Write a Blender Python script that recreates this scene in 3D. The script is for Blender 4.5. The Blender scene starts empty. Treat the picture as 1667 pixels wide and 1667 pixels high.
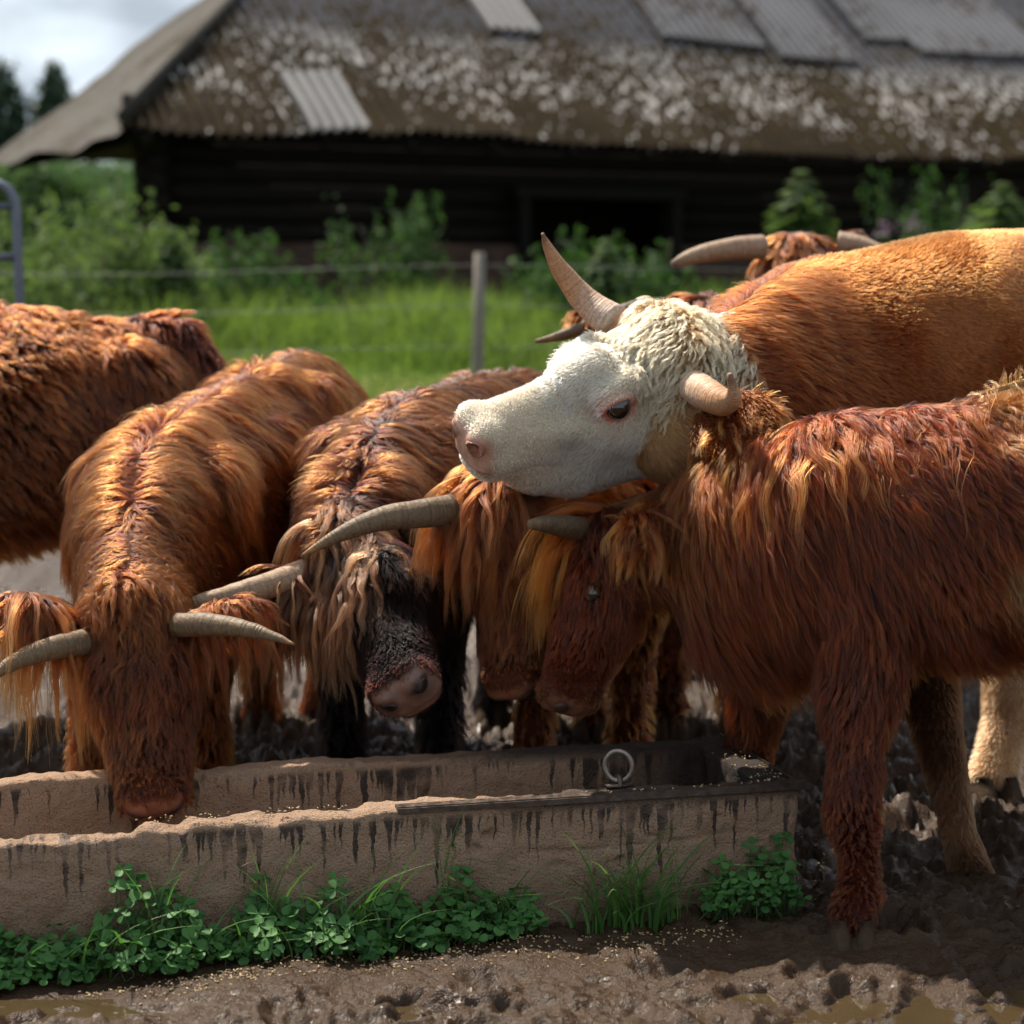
import bpy, math, random
import numpy as np
from mathutils import Vector, kdtree
import openvdb
rng = np.random.default_rng(7); random.seed(7)
SC = bpy.context.scene
COL = SC.collection
PI = math.pi

# ------------------------------------------------------------------ camera
CAM_H, FPX = 1.4, 3473.0
PITCH = math.atan(393.5 / FPX)
cam = bpy.data.cameras.new('camera'); co = bpy.data.objects.new('camera', cam); COL.objects.link(co)
co.location = (0, 0, CAM_H); co.rotation_euler = (PI / 2 - PITCH, 0, 0)
cam.sensor_width = 24.0; cam.lens = 24.0 * FPX / 1667.0
cam.clip_start = 0.1; cam.clip_end = 3000
cam.dof.use_dof = True; cam.dof.focus_distance = 4.62; cam.dof.aperture_fstop = 1.85
SC.camera = co
# ------------------------------------------------------------------ sky and sun
SUN_EL, SUN_AZ = math.radians(56), math.radians(-38)      # azimuth measured from +Y towards +X
w = bpy.data.worlds.new('World'); SC.world = w; w.use_nodes = True
nt = w.node_tree; nt.nodes.clear()
out = nt.nodes.new('ShaderNodeOutputWorld'); bg = nt.nodes.new('ShaderNodeBackground')
sky = nt.nodes.new('ShaderNodeTexSky'); sky.sky_type = 'NISHITA'; sky.sun_disc = False
sky.sun_elevation = SUN_EL; sky.sun_rotation = SUN_AZ; sky.air_density = 1.2; sky.dust_density = 1.5
tc = nt.nodes.new('ShaderNodeTexCoord'); mp = nt.nodes.new('ShaderNodeMapping'); mp.inputs['Scale'].default_value = (1.6, 1.6, 4.0)
cn = nt.nodes.new('ShaderNodeTexNoise'); cn.inputs['Scale'].default_value = 2.2; cn.inputs['Detail'].default_value = 7
cr = nt.nodes.new('ShaderNodeValToRGB'); cr.color_ramp.elements[0].position = 0.28; cr.color_ramp.elements[1].position = 0.48
mx = nt.nodes.new('ShaderNodeMix'); mx.data_type = 'RGBA'
nt.links.new(tc.outputs['Generated'], mp.inputs['Vector']); nt.links.new(mp.outputs[0], cn.inputs['Vector'])
nt.links.new(cn.outputs['Fac'], cr.inputs['Fac']); nt.links.new(cr.outputs['Color'], mx.inputs['Factor'])
nt.links.new(sky.outputs[0], mx.inputs['A']); 
cn2 = nt.nodes.new('ShaderNodeTexNoise'); cn2.inputs['Scale'].default_value = 7.0; cn2.inputs['Detail'].default_value = 6; cr2 = nt.nodes.new('ShaderNodeValToRGB')
cr2.color_ramp.elements[0].position = 0.38; cr2.color_ramp.elements[1].position = 0.66; cr2.color_ramp.elements[0].color = (2.4, 2.8, 3.2, 1); cr2.color_ramp.elements[1].color = (4.6, 5.1, 5.7, 1)
nt.links.new(mp.outputs[0], cn2.inputs['Vector']); nt.links.new(cn2.outputs['Fac'], cr2.inputs['Fac']); nt.links.new(cr2.outputs['Color'], mx.inputs['B'])
nt.links.new(mx.outputs['Result'], bg.inputs['Color']); bg.inputs['Strength'].default_value = 0.10
nt.links.new(bg.outputs[0], out.inputs['Surface'])
sd = bpy.data.lights.new('sun', 'SUN'); sd.energy = 4.1; sd.angle = math.radians(0.5); sd.color = (1.0, 0.91, 0.78)
so = bpy.data.objects.new('sun', sd); COL.objects.link(so)
sv = Vector((math.sin(SUN_AZ) * math.cos(SUN_EL), math.cos(SUN_AZ) * math.cos(SUN_EL), math.sin(SUN_EL)))
so.rotation_euler = sv.to_track_quat('Z', 'Y').to_euler(); so.location = sv * 30
# ------------------------------------------------------------------ exposure and render settings
vs = SC.view_settings; vs.view_transform = 'Standard'; vs.look = 'None'; vs.exposure = 1.08; vs.gamma = 1.0
cy = SC.cycles; cy.use_denoising = True; cy.max_bounces = 7; cy.diffuse_bounces = 3; cy.glossy_bounces = 3
cy.transmission_bounces = 6; cy.transparent_max_bounces = 8; cy.caustics_reflective = False; cy.caustics_refractive = False
cy.sample_clamp_indirect = 6.0; cy.use_adaptive_sampling = True; cy.adaptive_threshold = 0.015
SC.cycles_curves.shape = 'RIBBONS'; SC.cycles_curves.subdivisions = 2

# ------------------------------------------------------------------ helpers
def P(px, py, Y):
    """world point seen at pixel (px, py) of the 1667 px photograph at distance Y along the ground"""
    x = (px - 833.5) / FPX; v = -(py - 833.5) / FPX
    d = np.array([x, math.cos(PITCH) + v * math.sin(PITCH), -math.sin(PITCH) + v * math.cos(PITCH)])
    return np.array([0, 0, CAM_H]) + d * (Y / d[1])
def nrm(v):
    v = np.asarray(v, float)
    return v / np.maximum(np.linalg.norm(v, axis=-1, keepdims=True), 1e-9)
def hash3(i, j, k, s):
    h = (i * 374761393 + j * 668265263 + k * 2147483647 + s * 974711) & 0xffffffff
    h = ((h ^ (h >> 13)) * 1274126177) & 0xffffffff
    h = ((h ^ (h >> 16)) * 2246822519) & 0xffffffff
    return ((h ^ (h >> 15)) & 0xffffff) / float(0xffffff)
def vnoise(p, s=0):
    p = np.asarray(p, float); f = np.floor(p); i = f.astype(np.int64); t = p - f; t = t * t * t * (t * (t * 6 - 15) + 10)
    r = 0
    for a in (0, 1):
        for b in (0, 1):
            for c in (0, 1):
                wgt = (t[:, 0] if a else 1 - t[:, 0]) * (t[:, 1] if b else 1 - t[:, 1]) * (t[:, 2] if c else 1 - t[:, 2])
                r = r + wgt * hash3(i[:, 0] + a, i[:, 1] + b, i[:, 2] + c, s)
    return r * 2 - 1
def fbm(p, oct=4, s=0, gain=0.5):
    r = 0; a = 1.0; p = np.asarray(p, float)
    for o in range(oct):
        r = r + a * vnoise(p, s + o); p = p * 2.03 + 17.1; a *= gain
    return r
def sstep(a, b, x):
    t = np.clip((x - a) / (b - a), 0, 1); return t * t * (3 - 2 * t)
def tag(o, label=None, cat=None, group=None, kind=None):
    if label: o['label'] = label
    if cat: o['category'] = cat
    if group: o['group'] = group
    if kind: o['kind'] = kind
    return o
def empty(name, loc):
    o = bpy.data.objects.new(name, None); o.location = loc; COL.objects.link(o); o.empty_display_size = 0.1
    return o
def adopt(o, parent):
    """parent o and keep its world placement (thing empties are only translated)"""
    if parent is not None:
        o.parent = parent
        o.matrix_parent_inverse = parent.matrix_basis.inverted()
    return o
def mesh(name, V, F, mat=None, parent=None, smooth=True, attrs=None):
    me = bpy.data.meshes.new(name)
    V = np.asarray(V, np.float32)
    if isinstance(F, np.ndarray):
        n = len(F); k = F.shape[1]
        me.vertices.add(len(V)); me.vertices.foreach_set('co', V.ravel())
        me.loops.add(n * k); me.loops.foreach_set('vertex_index', F.astype(np.int32).ravel())
        me.polygons.add(n); me.polygons.foreach_set('loop_start', np.arange(0, n * k, k, dtype=np.int32))
        me.update(calc_edges=True)
    else:
        me.from_pydata([tuple(v) for v in V.tolist()], [], [tuple(f) for f in F])
    me.validate()
    if smooth: me.polygons.foreach_set('use_smooth', np.ones(len(me.polygons), bool))
    for an, (ty, data) in (attrs or {}).items():
        at = me.attributes.new(an, ty, 'POINT'); data = np.asarray(data, np.float32)
        if ty == 'FLOAT_COLOR':
            data = np.c_[data, np.ones(len(data))].astype(np.float32); at.data.foreach_set('color', data.ravel())
        else: at.data.foreach_set('value', data.ravel())
    if mat is not None: me.materials.append(mat)
    o = bpy.data.objects.new(name, me); COL.objects.link(o)
    return adopt(o, parent)
class MB:
    """collects faces for ONE mesh object"""
    def __init__(s): s.V = []; s.F = []; s.n = 0
    def add(s, V, F):
        V = np.asarray(V, float); s.V.append(V); s.F += [tuple(int(i) + s.n for i in f) for f in F]; s.n += len(V)
    def box(s, c, sx, sy, sz, ax=(1, 0, 0), ay=(0, 1, 0), az=(0, 0, 1)):
        c = np.asarray(c, float); ax, ay, az = [np.asarray(a, float) for a in (ax, ay, az)]
        V = [c + i * sx / 2 * ax + j * sy / 2 * ay + k * sz / 2 * az for i in (-1, 1) for j in (-1, 1) for k in (-1, 1)]
        s.add(V, [(0, 1, 3, 2), (4, 6, 7, 5), (0, 4, 5, 1), (2, 3, 7, 6), (0, 2, 6, 4), (1, 5, 7, 3)])
    def tube(s, pts, r, n=8, cap=True):
        pts = np.asarray(pts, float); m = len(pts); r = np.broadcast_to(r, (m,))
        T = nrm(np.gradient(pts, axis=0)); u = np.cross(T[0], (0.13, 0.2, 0.97)); u = nrm(u)
        V = []; a = np.arange(n) * 2 * PI / n
        for i in range(m):
            u = nrm(u - T[i] * np.dot(u, T[i])); v = np.cross(T[i], u)
            V.append(pts[i] + r[i] * (np.cos(a)[:, None] * u + np.sin(a)[:, None] * v))
        F = [(i * n + j, i * n + (j + 1) % n, (i + 1) * n + (j + 1) % n, (i + 1) * n + j) for i in range(m - 1) for j in range(n)]
        if cap: F += [tuple(range(n))[::-1], tuple((m - 1) * n + j for j in range(n))]
        s.add(np.concatenate(V), F)
    def ball(s, c, r, nu=10, nv=7, squash=(1, 1, 1)):
        V = []; F = []
        for i in range(nv + 1):
            th = PI * i / nv
            for j in range(nu):
                ph = 2 * PI * j / nu
                V.append(np.asarray(c) + r * np.array((math.sin(th) * math.cos(ph), math.sin(th) * math.sin(ph), math.cos(th))) * squash)
        for i in range(nv):
            for j in range(nu): F.append((i * nu + j, (i + 1) * nu + j, (i + 1) * nu + (j + 1) % nu, i * nu + (j + 1) % nu))
        s.add(V, F)
    def build(s, name, mat, parent=None, smooth=True):
        return mesh(name, np.concatenate(s.V), s.F, mat, parent, smooth)
def spline(pts, n):
    """Catmull-Rom through the points, any dimension"""
    p = np.asarray(pts, float); q = np.vstack([2 * p[0] - p[1], p, 2 * p[-1] - p[-2]]); m = len(p) - 1; o = []
    for t in np.linspace(0, m, n):
        i = min(int(t), m - 1); f = t - i; a, b, c, d = q[i], q[i + 1], q[i + 2], q[i + 3]
        o.append(0.5 * (2 * b + (c - a) * f + (2 * a - 5 * b + 4 * c - d) * f * f + (3 * b - a - 3 * c + d) * f ** 3))
    return np.array(o)

# ------------------------------------------------------------------ material helpers
class M:
    def __init__(s, name):
        s.m = bpy.data.materials.new(name); s.m.use_nodes = True; s.t = s.m.node_tree; s.t.nodes.clear()
        s.out = s.n('ShaderNodeOutputMaterial')
    def n(s, ty, **kw):
        d = s.t.nodes.new(ty)
        for k, v in kw.items(): setattr(d, k, v)
        return d
    def put(s, d, k, v):
        if v is None: return
        if isinstance(v, bpy.types.NodeSocket): s.t.links.new(v, d.inputs[k])
        else: d.inputs[k].default_value = v if not isinstance(v, tuple) or len(v) != 3 or d.inputs[k].type == 'VECTOR' else (*v, 1)
    def attr(s, name, out='Fac'): return s.n('ShaderNodeAttribute', attribute_name=name).outputs[out]
    def pos(s, sc=(1, 1, 1), src='Object'):
        m = s.n('ShaderNodeMapping'); m.inputs['Scale'].default_value = sc
        s.t.links.new(s.n('ShaderNodeTexCoord').outputs[src], m.inputs['Vector']); return m.outputs[0]
    def noise(s, vec=None, scale=5.0, detail=4, rough=0.55, dist=0.0):
        d = s.n('ShaderNodeTexNoise'); s.put(d, 'Vector', vec); s.put(d, 'Scale', scale); s.put(d, 'Detail', detail); s.put(d, 'Roughness', rough); s.put(d, 'Distortion', dist)
        return d.outputs['Fac']
    def voro(s, vec=None, scale=5.0, out='Distance'):
        d = s.n('ShaderNodeTexVoronoi'); s.put(d, 'Vector', vec); s.put(d, 'Scale', scale); return d.outputs[out]
    def ramp(s, f, stops):
        d = s.n('ShaderNodeValToRGB'); e = d.color_ramp.elements
        while len(e) < len(stops): e.new(0.5)
        for x, (p, c) in zip(e, stops):
            x.position = p; x.color = (*c, 1) if isinstance(c, tuple) else (c, c, c, 1)
        s.put(d, 'Fac', f); return d.outputs['Color']
    def mix(s, f, a, b, mode='MIX'):
        d = s.n('ShaderNodeMix', data_type='RGBA', blend_type=mode); s.put(d, 'Factor', f); s.put(d, 'A', a); s.put(d, 'B', b); return d.outputs['Result']
    def math(s, op, a, b=0.0, c=0.0):
        d = s.n('ShaderNodeMath', operation=op)
        for i, v in enumerate((a, b, c)):
            if isinstance(v, bpy.types.NodeSocket): s.t.links.new(v, d.inputs[i])
            else: d.inputs[i].default_value = v
        return d.outputs[0]
    def bump(s, h, strength=0.5, dist=0.01):
        d = s.n('ShaderNodeBump'); s.put(d, 'Height', h); s.put(d, 'Strength', strength); s.put(d, 'Distance', dist); return d.outputs[0]
    def bsdf(s, color, rough=0.6, bump=None, **kw):
        d = s.n('ShaderNodeBsdfPrincipled'); s.put(d, 'Base Color', color); s.put(d, 'Roughness', rough)
        if bump is not None: s.put(d, 'Normal', bump)
        for k, v in kw.items(): s.put(d, k.replace('_', ' '), v)
        s.t.links.new(d.outputs[0], s.out.inputs['Surface']); return s.m
def leafmat(name, c1, c2, rough=0.45, trans=0.35, scale=3.0, spec=0.5):
    """leaf: diffuse/gloss plus translucency, colour varies from clump to clump"""
    m = M(name); f = m.noise(m.pos(), scale, 2); c = m.mix(m.ramp(f, [(0.35, 0.0), (0.65, 1.0)]), c1, c2)
    c = m.mix(m.attr('var'), c, m.mix(0.5, c, (c2[0] * 1.6, c2[1] * 1.5, c2[2] * 1.1)))
    p = m.n('ShaderNodeBsdfPrincipled'); m.put(p, 'Base Color', c); m.put(p, 'Roughness', rough); m.put(p, 'Specular IOR Level', spec)
    t = m.n('ShaderNodeBsdfTranslucent'); m.put(t, 'Color', m.mix(0.6, c, (c2[0] * 1.5, c2[1] * 1.8, c2[2] * 0.6)))
    x = m.n('ShaderNodeMixShader'); m.put(x, 0, trans); m.t.links.new(p.outputs[0], x.inputs[1]); m.t.links.new(t.outputs[0], x.inputs[2])
    m.t.links.new(x.outputs[0], m.out.inputs['Surface']); return m.m
# ================================================================== ground
def ground_z(x, y):
    """terrain without the mud clods: flat yard, rising to the pasture by the barn"""
    return 0.68 * sstep(8.0, 22.0, y)
_dr = np.random.default_rng(77)
DENTS = [(a, b, c, d) for a, b, c, d in zip(_dr.uniform(-1.4, 1.7, 75), _dr.uniform(3.68, 4.3, 75), _dr.uniform(0, 6.28, 75), _dr.uniform(.008, .026, 75)) if b < 4.14 + .22 * a]
DENTS += [(a, b, c, d) for a, b, c, d in zip(_dr.uniform(.7, 2.0, 30), _dr.uniform(4.4, 5.8, 30), _dr.uniform(0, 6.28, 30), _dr.uniform(.015, .035, 30))]
def mud_z(x, y):
    p = np.c_[x, y, np.zeros_like(x)]
    big = fbm(p * (2.2, 3.0, 1), 3, 3) * 0.022
    warp = np.c_[fbm(p * 6, 2, 31), fbm(p * 6, 2, 41), np.zeros_like(x)] * 0.06
    clod = fbm((p + warp) * (13, 19, 1), 4, 11, 0.62)
    clod = np.sign(clod) * np.abs(clod) ** 0.8 * 0.0125
    fine = fbm(p * (42, 60, 1), 3, 21, .65) * 0.0055
    amp = 1.0 + 1.5 * sstep(4.9, 5.6, y)
    near = 1 - sstep(10.0, 12.5, y)
    shelf = 0.3 + 0.7 * (1 - np.exp(-((y - (4.2 + 0.1 * x)) / 0.14) ** 2) * (x < 0.9))      # trodden smoother along the trough
    wet = -0.012 * np.exp(-((y - 3.93 - 0.02 * np.sin(x * 5)) / 0.05) ** 2) * (0.6 + 0.4 * np.sin(x * 3.3 + 1))
    dent = np.zeros_like(x)
    for hx, hy, ha, hd in DENTS:
        ca, sa = math.cos(ha), math.sin(ha); a_, b_ = (x - hx) * ca + (y - hy) * sa, -(x - hx) * sa + (y - hy) * ca
        for o_ in (-.026, .026):
            q_ = ((a_ / .058) ** 2 + ((b_ - o_) / .030) ** 2); dent += hd * (-np.exp(-q_ ** 2) + .35 * np.exp(-((np.sqrt(q_) - 1.45) / .35) ** 2))
    return ((big + (clod + fine) * shelf) * amp + wet + dent) * near
def GZ(x, y):
    x = np.atleast_1d(np.asarray(x, float)); y = np.atleast_1d(np.asarray(y, float))
    return ground_z(x, y) + mud_z(x, y)
def axis_lines(parts): return np.unique(np.concatenate([np.arange(a, b, s) for a, b, s in parts]).round(4))
gx = axis_lines([(-1.5, 1.75, 0.0075), (-4, -1.5, 0.05), (1.75, 4.5, 0.05), (-14, -4, 0.6), (4.5, 14, 0.6), (-90, -14, 6), (14, 90, 6), (-1200, -90, 120), (90, 1201, 120)])
gy = axis_lines([(-3, 3.3, 0.3), (3.3, 3.62, 0.03), (3.62, 4.75, 0.0065), (4.75, 6.6, 0.022), (6.6, 9, 0.08), (9, 24, 0.4), (24, 60, 4), (60, 1801, 120)])
XX, YY = np.meshgrid(gx, gy); xs, ys = XX.ravel(), YY.ravel()
zs = ground_z(xs, ys); nearm = ys < 12.6; zs[nearm] += mud_z(xs[nearm], ys[nearm])
nx_, ny_ = len(gx), len(gy); ii = np.arange(nx_ * ny_).reshape(ny_, nx_)
gf = np.stack([ii[:-1, :-1], ii[:-1, 1:], ii[1:, 1:], ii[1:, :-1]], -1).reshape(-1, 4)
m = M('mud')
n1 = m.noise(m.pos(), 9, 5); n2 = m.noise(m.pos(), 60, 4); n3 = m.noise(m.pos(), 260, 3)
mudc = m.mix(n1, (0.020, 0.0105, 0.006), (0.055, 0.031, 0.017)); mudc = m.mix(m.math('MULTIPLY', n2, 0.45), mudc, (0.085, 0.053, 0.031))
grc = m.mix(m.ramp(m.noise(m.pos((1, 2.4, 1)), 0.55, 5), [(0.38, 0.0), (0.62, 1.0)]), (0.075, 0.135, 0.022), (0.17, 0.16, 0.05))
sep = m.n('ShaderNodeSeparateXYZ'); m.t.links.new(m.pos(), sep.inputs[0])
gfac = m.ramp(m.math('ADD', m.math('MULTIPLY', m.math('SUBTRACT', sep.outputs['Y'], 11.6), 0.5), m.math('MULTIPLY', n1, 1.0)), [(0.3, 0.0), (0.9, 1.0)])
mb = m.math('ADD', m.math('MULTIPLY', n2, 1.0), m.math('MULTIPLY', n3, 0.5))
mr = m.ramp(m.noise(m.pos(), 14, 3), [(0.35, 0.16), (0.7, 0.58)])
m.bsdf(m.mix(gfac, mudc, grc), m.mix(gfac, mr, (0.95, 0.95, 0.95)), m.bump(mb, 0.9, 0.008), Specular_IOR_Level=.17)
MUD = m.m
tag(mesh('mud_ground', np.c_[xs, ys, zs], gf, MUD), kind='structure')
m = M('puddle_water'); m.bsdf(m.mix(m.noise(m.pos(), 7, 3), (0.040, 0.027, 0.013), (0.062, 0.043, 0.021)), 0.06, m.bump(m.noise(m.pos(), 40, 2), 0.12, 0.003), Specular_IOR_Level=0.5)
pu = np.array([(-1.5, 3.5, -0.0175), (1.8, 3.5, -0.0175), (1.8, 4.12, -0.0175), (-1.5, 4.02, -0.0175)])
tag(mesh('puddle', pu, [(0, 1, 2, 3)], m.m, smooth=False), kind='structure')

# ================================================================== barn
ZE = P(190, 205, 24)[2]
A0 = P(190, 205, 24); ev = nrm((0.88, 0.475, 0)); nv_ = np.array([-ev[1], ev[0], 0]); up = np.array((0, 0, 1.0))
WID, LEN, TANP = 7.9, 30.0, 0.75
def BW(u, v, z): return np.array([A0[0], A0[1], 0]) + ev * u + nv_ * v + up * z
barn = empty('barn', BW(LEN / 2, WID / 2, 0.6)); tag(barn, 'old dark log barn with a mossy corrugated hip roof behind the cows', 'barn')
# roof sheets: moss and lichen on corrugated cement
def roofmat(name, moss, tint=(0.10, 0.102, 0.118)):
    m = M(name); u, v = m.attr('ru'), m.attr('rv')
    cb = m.n('ShaderNodeCombineXYZ'); m.put(cb, 'X', m.math('MULTIPLY', u, 17.0)); m.put(cb, 'Y', m.math('MULTIPLY', v, 6.0))
    cg = m.n('ShaderNodeCombineXYZ'); m.put(cg, 'X', u); m.put(cg, 'Y', v)
    spk = m.noise(cb.outputs[0], 1.0, 2, 0.6)
    reg = m.noise(cg.outputs[0], 0.7, 3)
    mossc = m.mix(m.noise(cg.outputs[0], 2.2, 4), (0.010, 0.008, 0.003), (0.044, 0.027, 0.006))
    mossc = m.mix(m.ramp(m.noise(cg.outputs[0], 1.1, 3), [(.45, 0.0), (.6, 1.0)]), mossc, m.mix(m.noise(cg.outputs[0], 3.0, 3), (.020, .026, .007), (.075, .034, .010)))
    mossc = m.mix(m.noise(cg.outputs[0], 14, 2), mossc, (0.034, 0.024, 0.014))
    sheet = m.mix(m.noise(cb.outputs[0], 2.0, 4), tuple(c * 0.5 for c in tint), tint)
    lich = m.mix(m.noise(cg.outputs[0], 5.0, 2), (0.22, 0.205, 0.195), (0.66, 0.62, 0.58))
    if moss:
        hi = m.math('MULTIPLY', m.attr('rh'), 0.28)
        th = m.math('SUBTRACT', 0.640, m.math('ADD', m.math('MULTIPLY', m.math('SUBTRACT', reg, 0.5), 0.52), hi))
        f = m.ramp(m.math('ADD', m.math('SUBTRACT', spk, th), 0.5), [(0.48, 0.0), (0.53, 1.0)])
        c = m.mix(f, mossc, m.mix(m.ramp(m.attr('rh'), [(0.30, 0.0), (0.50, 1.0)]), lich, sheet))
    elif 'weathered' in name: c = m.mix(m.ramp(m.math('ADD', m.math('MULTIPLY', spk, .6), m.math('MULTIPLY', reg, .5)), [(.57, 0.0), (.64, .85)]), sheet, mossc)
    else: c = sheet
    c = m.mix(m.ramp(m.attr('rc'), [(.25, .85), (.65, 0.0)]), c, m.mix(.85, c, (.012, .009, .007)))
    m.bsdf(c, 0.95, m.bump(spk, 0.3, 0.02), Specular_IOR_Level=.08); return m.m
R_MOSS = roofmat('mossy_corrugated_sheet', True); R_CLEAN = roofmat('corrugated_sheet', False, (0.38, 0.37, 0.36))
R_GREY = roofmat('weathered_grey_sheet', False, (0.20, 0.20, 0.215))
R_HIP = roofmat('weathered_hip_boards', False, (0.12, 0.11, 0.098))
KS = math.sqrt(1 + TANP ** 2)
def roof_patch(name, mat, u0, u1, v0, v1, lift=0.0, clip=None, wav=0.0, nu=0, nvv=10, parent=barn, amp=0.042):
    """part of the front slope: u along the eave, v horizontal distance inward from it"""
    nu = nu or max(4, int((u1 - u0) / 0.027)); U = np.linspace(u0, u1, nu + 1); V = np.linspace(v0, v1, nvv + 1)
    UU, VV = np.meshgrid(U, V)
    if clip: UU = np.maximum(UU, VV)          # hip line at 45 degrees
    pu_, pv_ = UU.ravel(), VV.ravel()
    sag = fbm(np.c_[pu_ * 0.25, pv_ * 0.3, 0 * pu_], 3, 5) * 0.09
    edge = fbm(np.c_[pu_ * 0.9, 0 * pu_, 0 * pu_], 2, 8) * 0.05 * (1 - sstep(0, 0.4, pv_))
    corr = np.cos(pu_ * 2 * PI / 0.16) * amp + lift + sag
    nn = nrm((-0, -TANP, 1))                   # slope normal in (u,v,z)
    pts = np.array([A0[0], A0[1], 0]) + np.outer(pu_, ev) + np.outer(pv_ - corr * TANP / KS, nv_) + np.outer(ZE + pv_ * TANP + corr / KS + edge, up)
    k = len(U); idx = np.arange(len(pu_)).reshape(len(V), k)
    F = np.stack([idx[:-1, :-1], idx[:-1, 1:], idx[1:, 1:], idx[1:, :-1]], -1).reshape(-1, 4)
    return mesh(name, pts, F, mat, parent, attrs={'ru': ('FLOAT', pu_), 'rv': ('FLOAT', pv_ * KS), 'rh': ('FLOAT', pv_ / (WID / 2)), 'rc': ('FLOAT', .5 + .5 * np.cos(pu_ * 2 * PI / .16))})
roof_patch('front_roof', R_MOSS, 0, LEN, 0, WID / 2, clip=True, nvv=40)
def hitroof(px, py):
    """(u, v) where the photograph's pixel meets the front slope"""
    o = np.array([0, 0, CAM_H]); d = P(px, py, 10) - o
    # point on plane z = ZE + v*TANP ; v = dot(p-A0, nv)
    a = d[2] - TANP * np.dot(d, nv_); b = ZE + TANP * np.dot(o - [A0[0], A0[1], 0], nv_) - o[2]
    p = o + d * (b / a); q = p - [A0[0], A0[1], 0]
    return float(np.dot(q, ev)), float(np.dot(q, nv_))
for (x0, x1, yt, yb, mt) in ((487, 590, 124, 218, R_CLEAN), (787, 868, -30, 62, R_CLEAN), (1060, 1250, -60, 78, R_GREY), (1260, 1400, -60, 98, R_GREY), (1480, 1700, -60, 96, R_GREY), (1400, 1480, -40, 62, R_GREY)):
    ua, va = hitroof(x0, yt); ub, vb = hitroof(x1, yb); uc, _ = hitroof(x0 + (x1 - x0) * 0.12, yb)
    roof_patch('roof_sheet', mt, uc, max(ub, uc + 0.8), max(vb, 0.0), min(va, WID / 2), lift=0.07, nvv=6)
# hip end slope: eave runs back along nv, faces left
def hip_side():
    n, k = 40, 24; V = []; ru = []; rv = []
    for i in range(k + 1):
        q = (WID / 2) * i / k
        for j in range(n + 1):
            v = q + (5.6 + (WID / 2 - 5.6) * i / k - q) * j / n
            sag = 0.10 * math.sin(j / n * PI) * (1 - i / k) + float(fbm(np.array([[v * 0.6, q, 3.0]]), 3, 6)[0]) * 0.08
            flare = -0.10 * (1 - i / k) ** 3
            V.append(BW(q, v, ZE + q * TANP + flare - sag)); ru.append(v); rv.append(q * KS)
    F = [(i * (n + 1) + j, (i + 1) * (n + 1) + j, (i + 1) * (n + 1) + j + 1, i * (n + 1) + j + 1) for i in range(k) for j in range(n)]
    return np.array(V), F, ru, rv
V, F, ru, rv = hip_side()
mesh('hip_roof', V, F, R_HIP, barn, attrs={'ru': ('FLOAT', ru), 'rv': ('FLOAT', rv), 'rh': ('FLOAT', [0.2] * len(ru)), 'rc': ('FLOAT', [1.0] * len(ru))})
b_ = MB(); b_.add([BW(0.02, 5.62, ZE - .10), BW(LEN, WID, ZE), BW(LEN - WID / 2, WID / 2, ZE + TANP * WID / 2), BW(WID / 2, WID / 2, ZE + TANP * WID / 2 - .01)], [(0, 1, 2, 3)])
b_.add([BW(LEN + .01, 0.02, ZE), BW(LEN + .01, WID, ZE), BW(LEN - WID / 2 + .02, WID / 2, ZE + TANP * WID / 2)], [(0, 1, 2)])
b_.build('rear_roof', R_HIP, barn, smooth=False)
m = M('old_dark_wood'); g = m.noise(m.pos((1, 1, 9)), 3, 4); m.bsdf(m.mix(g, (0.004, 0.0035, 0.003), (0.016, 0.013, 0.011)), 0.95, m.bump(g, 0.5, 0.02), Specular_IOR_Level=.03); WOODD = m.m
m = M('field_stone_wall'); g = m.ramp(m.noise(m.pos((1, 1, 1.6)), 5, 2), [(.35, (.020, .013, .011)), (.65, (.13, .072, .052))]); m.bsdf(m.mix(m.noise(m.pos(), 4, 3), m.mix(0.35, (0.075, 0.042, 0.032), g), (0.03, 0.024, 0.022)), 0.95, Specular_IOR_Level=.05); STONE = m.m
m = M('ridge_board'); m.bsdf(m.mix(m.noise(m.pos(), 3, 3), (0.02, 0.018, 0.016), (0.05, 0.045, 0.04)), 0.9, Specular_IOR_Level=.1); RIDGE = m.m
b_ = MB(); b_.tube([BW(0.1, 0.1, ZE + 0.1), BW(WID / 2, WID / 2, ZE + TANP * WID / 2 + 0.07)], 0.075, 8); b_.build('hip_ridge', RIDGE, barn)
OV = 0.62; ZG = 0.55; u0, u1, v0, v1 = OV, LEN - OV, OV, WID - OV
STT = 1.72                                        # top of the stone footing
b_ = MB(); r_ = 0.12; z = STT + r_
DOORU = (hitroof(760, 205)[0] * 0 + 5.35, 7.55)
while z < ZE + TANP * OV - 0.30:
    j = 0.02 * math.sin(z * 37)
    for (a, b) in ((u0 - 0.2, DOORU[0]), (DOORU[1], u1)) if z < 2.35 else ((u0 - 0.2, u1),):
        b_.tube([BW(a, v0 + j, z), BW(b, v0 + j, z)], r_ * 1.03, 8)
    q0 = BW(u0 + j, v0 - 0.2, z + 0.1); b_.tube([q0, q0 + np.array((-.125, .99, 0)) * 4.6], r_ * 1.03, 8)
    z += 0.235
b_.build('log_wall', WOODD, barn)
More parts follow.
